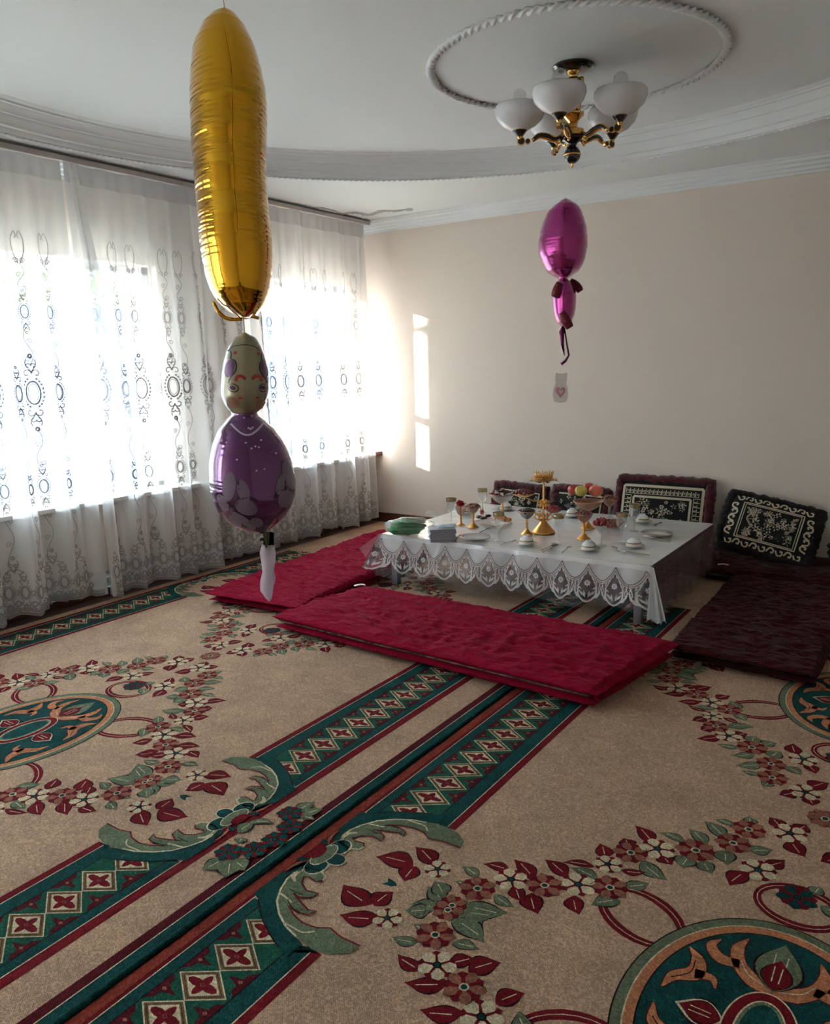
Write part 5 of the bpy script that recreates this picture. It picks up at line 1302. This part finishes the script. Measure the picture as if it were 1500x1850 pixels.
rows2 = [(602, 438, 446), (610, 424, 462), (626, 413, 472), (648, 405, 480), (680, 400, 486), (710, 399, 486), (728, 405, 480), (738, 412, 474), (746, 418, 466), (756, 410, 475), (775, 394, 495), (800, 384, 513), (830, 378, 526), (865, 378, 533), (895, 383, 534), (920, 394, 524), (940, 412, 508), (952, 436, 492), (958, 458, 478)]
B2 = Pillow(rows2, DB + .03, .15, .9)
g = thing('figure_balloon', 'purple and cream printed foil balloon with pearl necklace, below the gold balloon', 'balloon', B2.o)
mm = B2.mesh(84, 240)
# cream head above, purple body below, silvered sides
zc = B2.px(440, 744)[1]; ms = []
for f_ in mm.f:
    z = sum(mm.v[i][2] for i in f_[:4]) / min(4, len(f_))
    lat = abs(sum(Vector(mm.v[i]).dot(B2.r) for i in f_[:4]) / min(4, len(f_)) - B2.at(z)[0]) / max(.01, B2.at(z)[1])
    fr = sum(Vector(mm.v[i]).dot(B2.f) for i in f_[:4])
    if z > zc: ms.append(0 if (lat < .84 and fr > 0) else 2)
    else: ms.append(1 if lat < .93 and fr > 0 else 2)
mm.m = ms; mm.build('foil_body', [M_creamf, M_purf, M_silf], g)
D = MB(); PM = [M_dkf, M_lil, M_pur, M_redp, M_pearl, M_tan, M_creamf]
q = lambda x, y: (380 + x / 10.28, 580 + y / 10.28)
for side, P1 in ((-1, [(385, 560), (400, 640), (385, 700), (460, 740), (492, 830), (470, 930), (400, 1020), (360, 1100), (350, 1150)]), (1, [(940, 600), (935, 690), (950, 740), (910, 800), (910, 900), (960, 1000), (1030, 1090), (1040, 1150)])):
    B2.decal_stroke(D, [q(*p) for p in P1], 2.6, 0)
B2.decal_oval(D, *q(365, 880), 8.5, 16, 2, .25); B2.decal_oval(D, *q(1000, 890), 6, 15, 2, -.25)
for cx in (440, 965): B2.decal_oval(D, *q(cx, 1230), 10 if cx < 600 else 7.5, 7.6, 0, .25 if cx < 600 else -.3); B2.decal_oval(D, *q(cx - 4, 1228), 8.3 if cx < 600 else 6, 6, 6, .25, .0022); B2.decal_oval(D, *q(cx - 10, 1226), 5.5, 3.6, 2, .3, .0032)
B2.decal_oval(D, *q(470, 600), 3.4, 3, 3); B2.decal_oval(D, *q(880, 615), 2.6, 2.6, 3)
for x0, sg in ((560, 1), (860, -1)): B2.decal_stroke(D, [q(x0 - sg * 80, 1110), q(x0 - sg * 50, 1030), q(x0 + sg * 30, 1020), q(x0 + sg * 95, 1075)], 5.5, 3)
B2.decal_stroke(D, [q(530, 1405), q(605, 1408)], 4, 3, 1); B2.decal_stroke(D, [q(835, 1405), q(890, 1405)], 3.4, 3, 1)
B2.decal_oval(D, *q(430, 1500), 11, 10, 5, .5); B2.decal_oval(D, *q(925, 1530), 9, 9, 5, -.5)
B2.decal_stroke(D, [q(330, 560), q(440, 480), q(640, 455), (458, 627), (470, 634)], 1.4, 0)
# body prints
z_ = lambda x, y: (360 + x / 3.365, 560 + y / 3.365)
for i in range(27):
    t = i / 26; x = 200 + 190 * t; y = 685 + 62 * math.sin(t * PI) - 12 * t; B2.decal_oval(D, *z_(x, y), 2.1, 1.7, 4, 0, .002, 8, 2)
for x, y in ((272, 645), (315, 638), (298, 703), (322, 700), (310, 708), (172, 788), (283, 785), (370, 771), (315, 817), (337, 806), (357, 811), (232, 882), (456, 850), (343, 942), (388, 935), (458, 752)): B2.decal_oval(D, *z_(x, y), 2, 1.6, 4, 0, .002, 8, 2)
for (x, y, a, b, r) in ((188, 1040, 11.5, 26, .12), (270, 1060, 10, 20, -.25), (285, 1155, 20, 14, .35), (150, 1140, 9, 16, -.5), (270, 1240, 26, 7, .62), (535, 985, 10, 28, -.35), (485, 1030, 8, 18, .2), (515, 1120, 14, 16, .2), (515, 1215, 9, 18, .9), (345, 1250, 12, 9, .5), (220, 1250, 8, 14, -.7)):
    B2.decal_oval(D, *z_(x, y), a, b, 1, r)
for pts in ([(240, 1000), (245, 1080), (215, 1170), (290, 1240), (370, 1260)], [(110, 1090), (170, 1130), (215, 1170)], [(215, 1170), (240, 1120), (300, 1095), (350, 1120)], [(500, 975), (520, 1060), (470, 1060), (450, 1110)], [(520, 1060), (570, 1100)]): B2.decal_stroke(D, [z_(*p) for p in pts], 3, 0)
D.build('printed_design', PM, g)
m = MB(); m.tube([B2.dev(466, 955), B2.dev(478, 962), B2.dev(482, 985), B2.dev(484, 1000)], [.012, .007, .006, .002], 8)
m.grid(lambda a, b: B2.dev(476 + 19 * a, 962 + 38 * b - 30 * abs(a - .5) * b, .012 * math.sin(a * PI)), 10, 8); m.build('tail', mat('dark_silver_foil', srgb(90, 90, 78), .2, .9), g)
rb = [(985, 474, 495), (1000, 470, 498), (1018, 473, 497), (1035, 475, 494), (1052, 471, 495), (1068, 471, 493), (1080, 480, 491), (1085, 484, 489)]
m = MB(); V = []
for y, a, b in rb: V += [B2.dev(a, y, .01), B2.dev((a + b) / 2, y, -.006), B2.dev(b, y, .01)]
m.add(V, [(i * 3 + k, i * 3 + k + 1, i * 3 + k + 4, i * 3 + k + 3) for i in range(len(rb) - 1) for k in range(2)]); m.add([B2.dev(494, 1020), B2.dev(498, 1045), B2.dev(496, 1056), B2.dev(492, 1040)], [(0, 1, 2, 3)])
o = m.build('paper_ribbon', sheer_mat('pale_pink_tissue', (.78, .68, .76, 1), .93, .45), g)
so = o.modifiers.new('thickness', 'SOLIDIFY'); so.thickness = .002

DP = 4.55
rows3 = [(362, 1020, 1025), (366, 1011, 1033), (374, 999, 1045), (385, 988, 1052), (408, 979, 1059), (425, 975, 1061), (438, 973, 1062), (458, 974, 1060), (476, 981, 1055), (490, 989, 1046), (499, 1001, 1033), (504, 1009, 1026), (512, 1004, 1034), (530, 998, 1041), (550, 998, 1041), (570, 1001, 1038), (582, 1006, 1032), (590, 1013, 1025)]
B3 = Pillow(rows3, DP, .20, 1.3)
g = thing('figure_balloon', 'magenta foil figure balloon floating above the table, with small dark limbs', 'balloon', B3.o)
B3.mesh(72, 200).build('foil_body', M_pinkf, g)
M_limb = mat('dark_red_foil', srgb(110, 34, 48), .3, .6, bump=(90, .6, .006))
for pts, r in (([(1030, 508), (1038, 514), (1045, 521), (1049, 527)], .020), ([(1012, 514), (1007, 528), (1002, 540)], .022), ([(1016, 566), (1022, 580), (1030, 594)], .024)):
    m = MB(); Q = spline([B3.dev(x, y, -.12 if x < 1025 or y > 560 else -.02) for x, y in pts], 5); n_ = len(Q); m.tube(Q, [r * (.7 + .5 * math.sin(PI * (.1 + .8 * i / (n_ - 1)))) for i in range(n_)], 12); m.build('limb', M_limb, g)
m = MB(); m.tube(spline([B3.dev(1018, 588), B3.dev(1014, 605), B3.dev(1016, 625), B3.dev(1020, 642)], 5), [.012, .016, .008, .003] + [.003] * 12, 8) if False else m.tube([B3.dev(1018, 588), B3.dev(1015, 600), B3.dev(1016, 620), B3.dev(1020, 642)], [.006, .016, .011, .002], 8)
m.tube([B3.dev(1020, 592), B3.dev(1024, 620), B3.dev(1028, 642), B3.dev(1022, 652), B3.dev(1014, 658)], [.004, .005, .006, .008, .009], 8, flat=1)
m.build('tail', foil('dark_magenta_foil', (.12, .01, .06, 1), .15, .9), g)
m = MB(); m.tube([B3.dev(1014, 658), B3.dev(1013, 674)], .0008, 5); m.build('thread', M_white, g)
hc = [(1005, 673), (1010, 675), (1019, 675), (1025, 673), (1025, 684), (1023, 693), (1026, 702), (1027, 715), (1024, 726), (1012, 728), (1001, 726), (999, 714), (1000, 702), (1005, 693), (1003, 684)]
t = thing('weight_card', 'small white animal-shaped card with a pink heart hanging under the magenta balloon', 'card', B3.o + B3.dev(1013, 700))
C0 = B3.dev(1013, 700); m = MB(); k = len(hc); Vf = [B3.dev(*p) - C0 for p in hc]; Vb = [v - B3.f * .003 for v in Vf]; m.add(Vf + Vb, [tuple(range(k)), tuple(range(k, 2 * k))[::-1]] + [(i, (i + 1) % k, k + (i + 1) % k, k + i) for i in range(k)]); m.build('card', mat('white_card', srgb(235, 228, 222), .6), t, smooth=False)
def heart(cx, cy, s_, off): return [B3.dev(cx + s_ * 16 * math.sin(a) ** 3 / 16, cy - s_ * (13 * math.cos(a) - 5 * math.cos(2 * a) - 2 * math.cos(3 * a) - math.cos(4 * a)) / 16 * 1.3) - C0 + B3.f * off for a in [2 * PI * i / 28 for i in range(28)]]
m = MB(); m.add(heart(1013, 708, 9, .001), [tuple(range(28))], 0); m.add(heart(1014, 708, 4, .002), [tuple(range(28))], 1); m.build('heart_print', [mat('pink_print', srgb(206, 140, 170), .6), mat('cream_print', srgb(220, 205, 190), .6)], t, smooth=False)
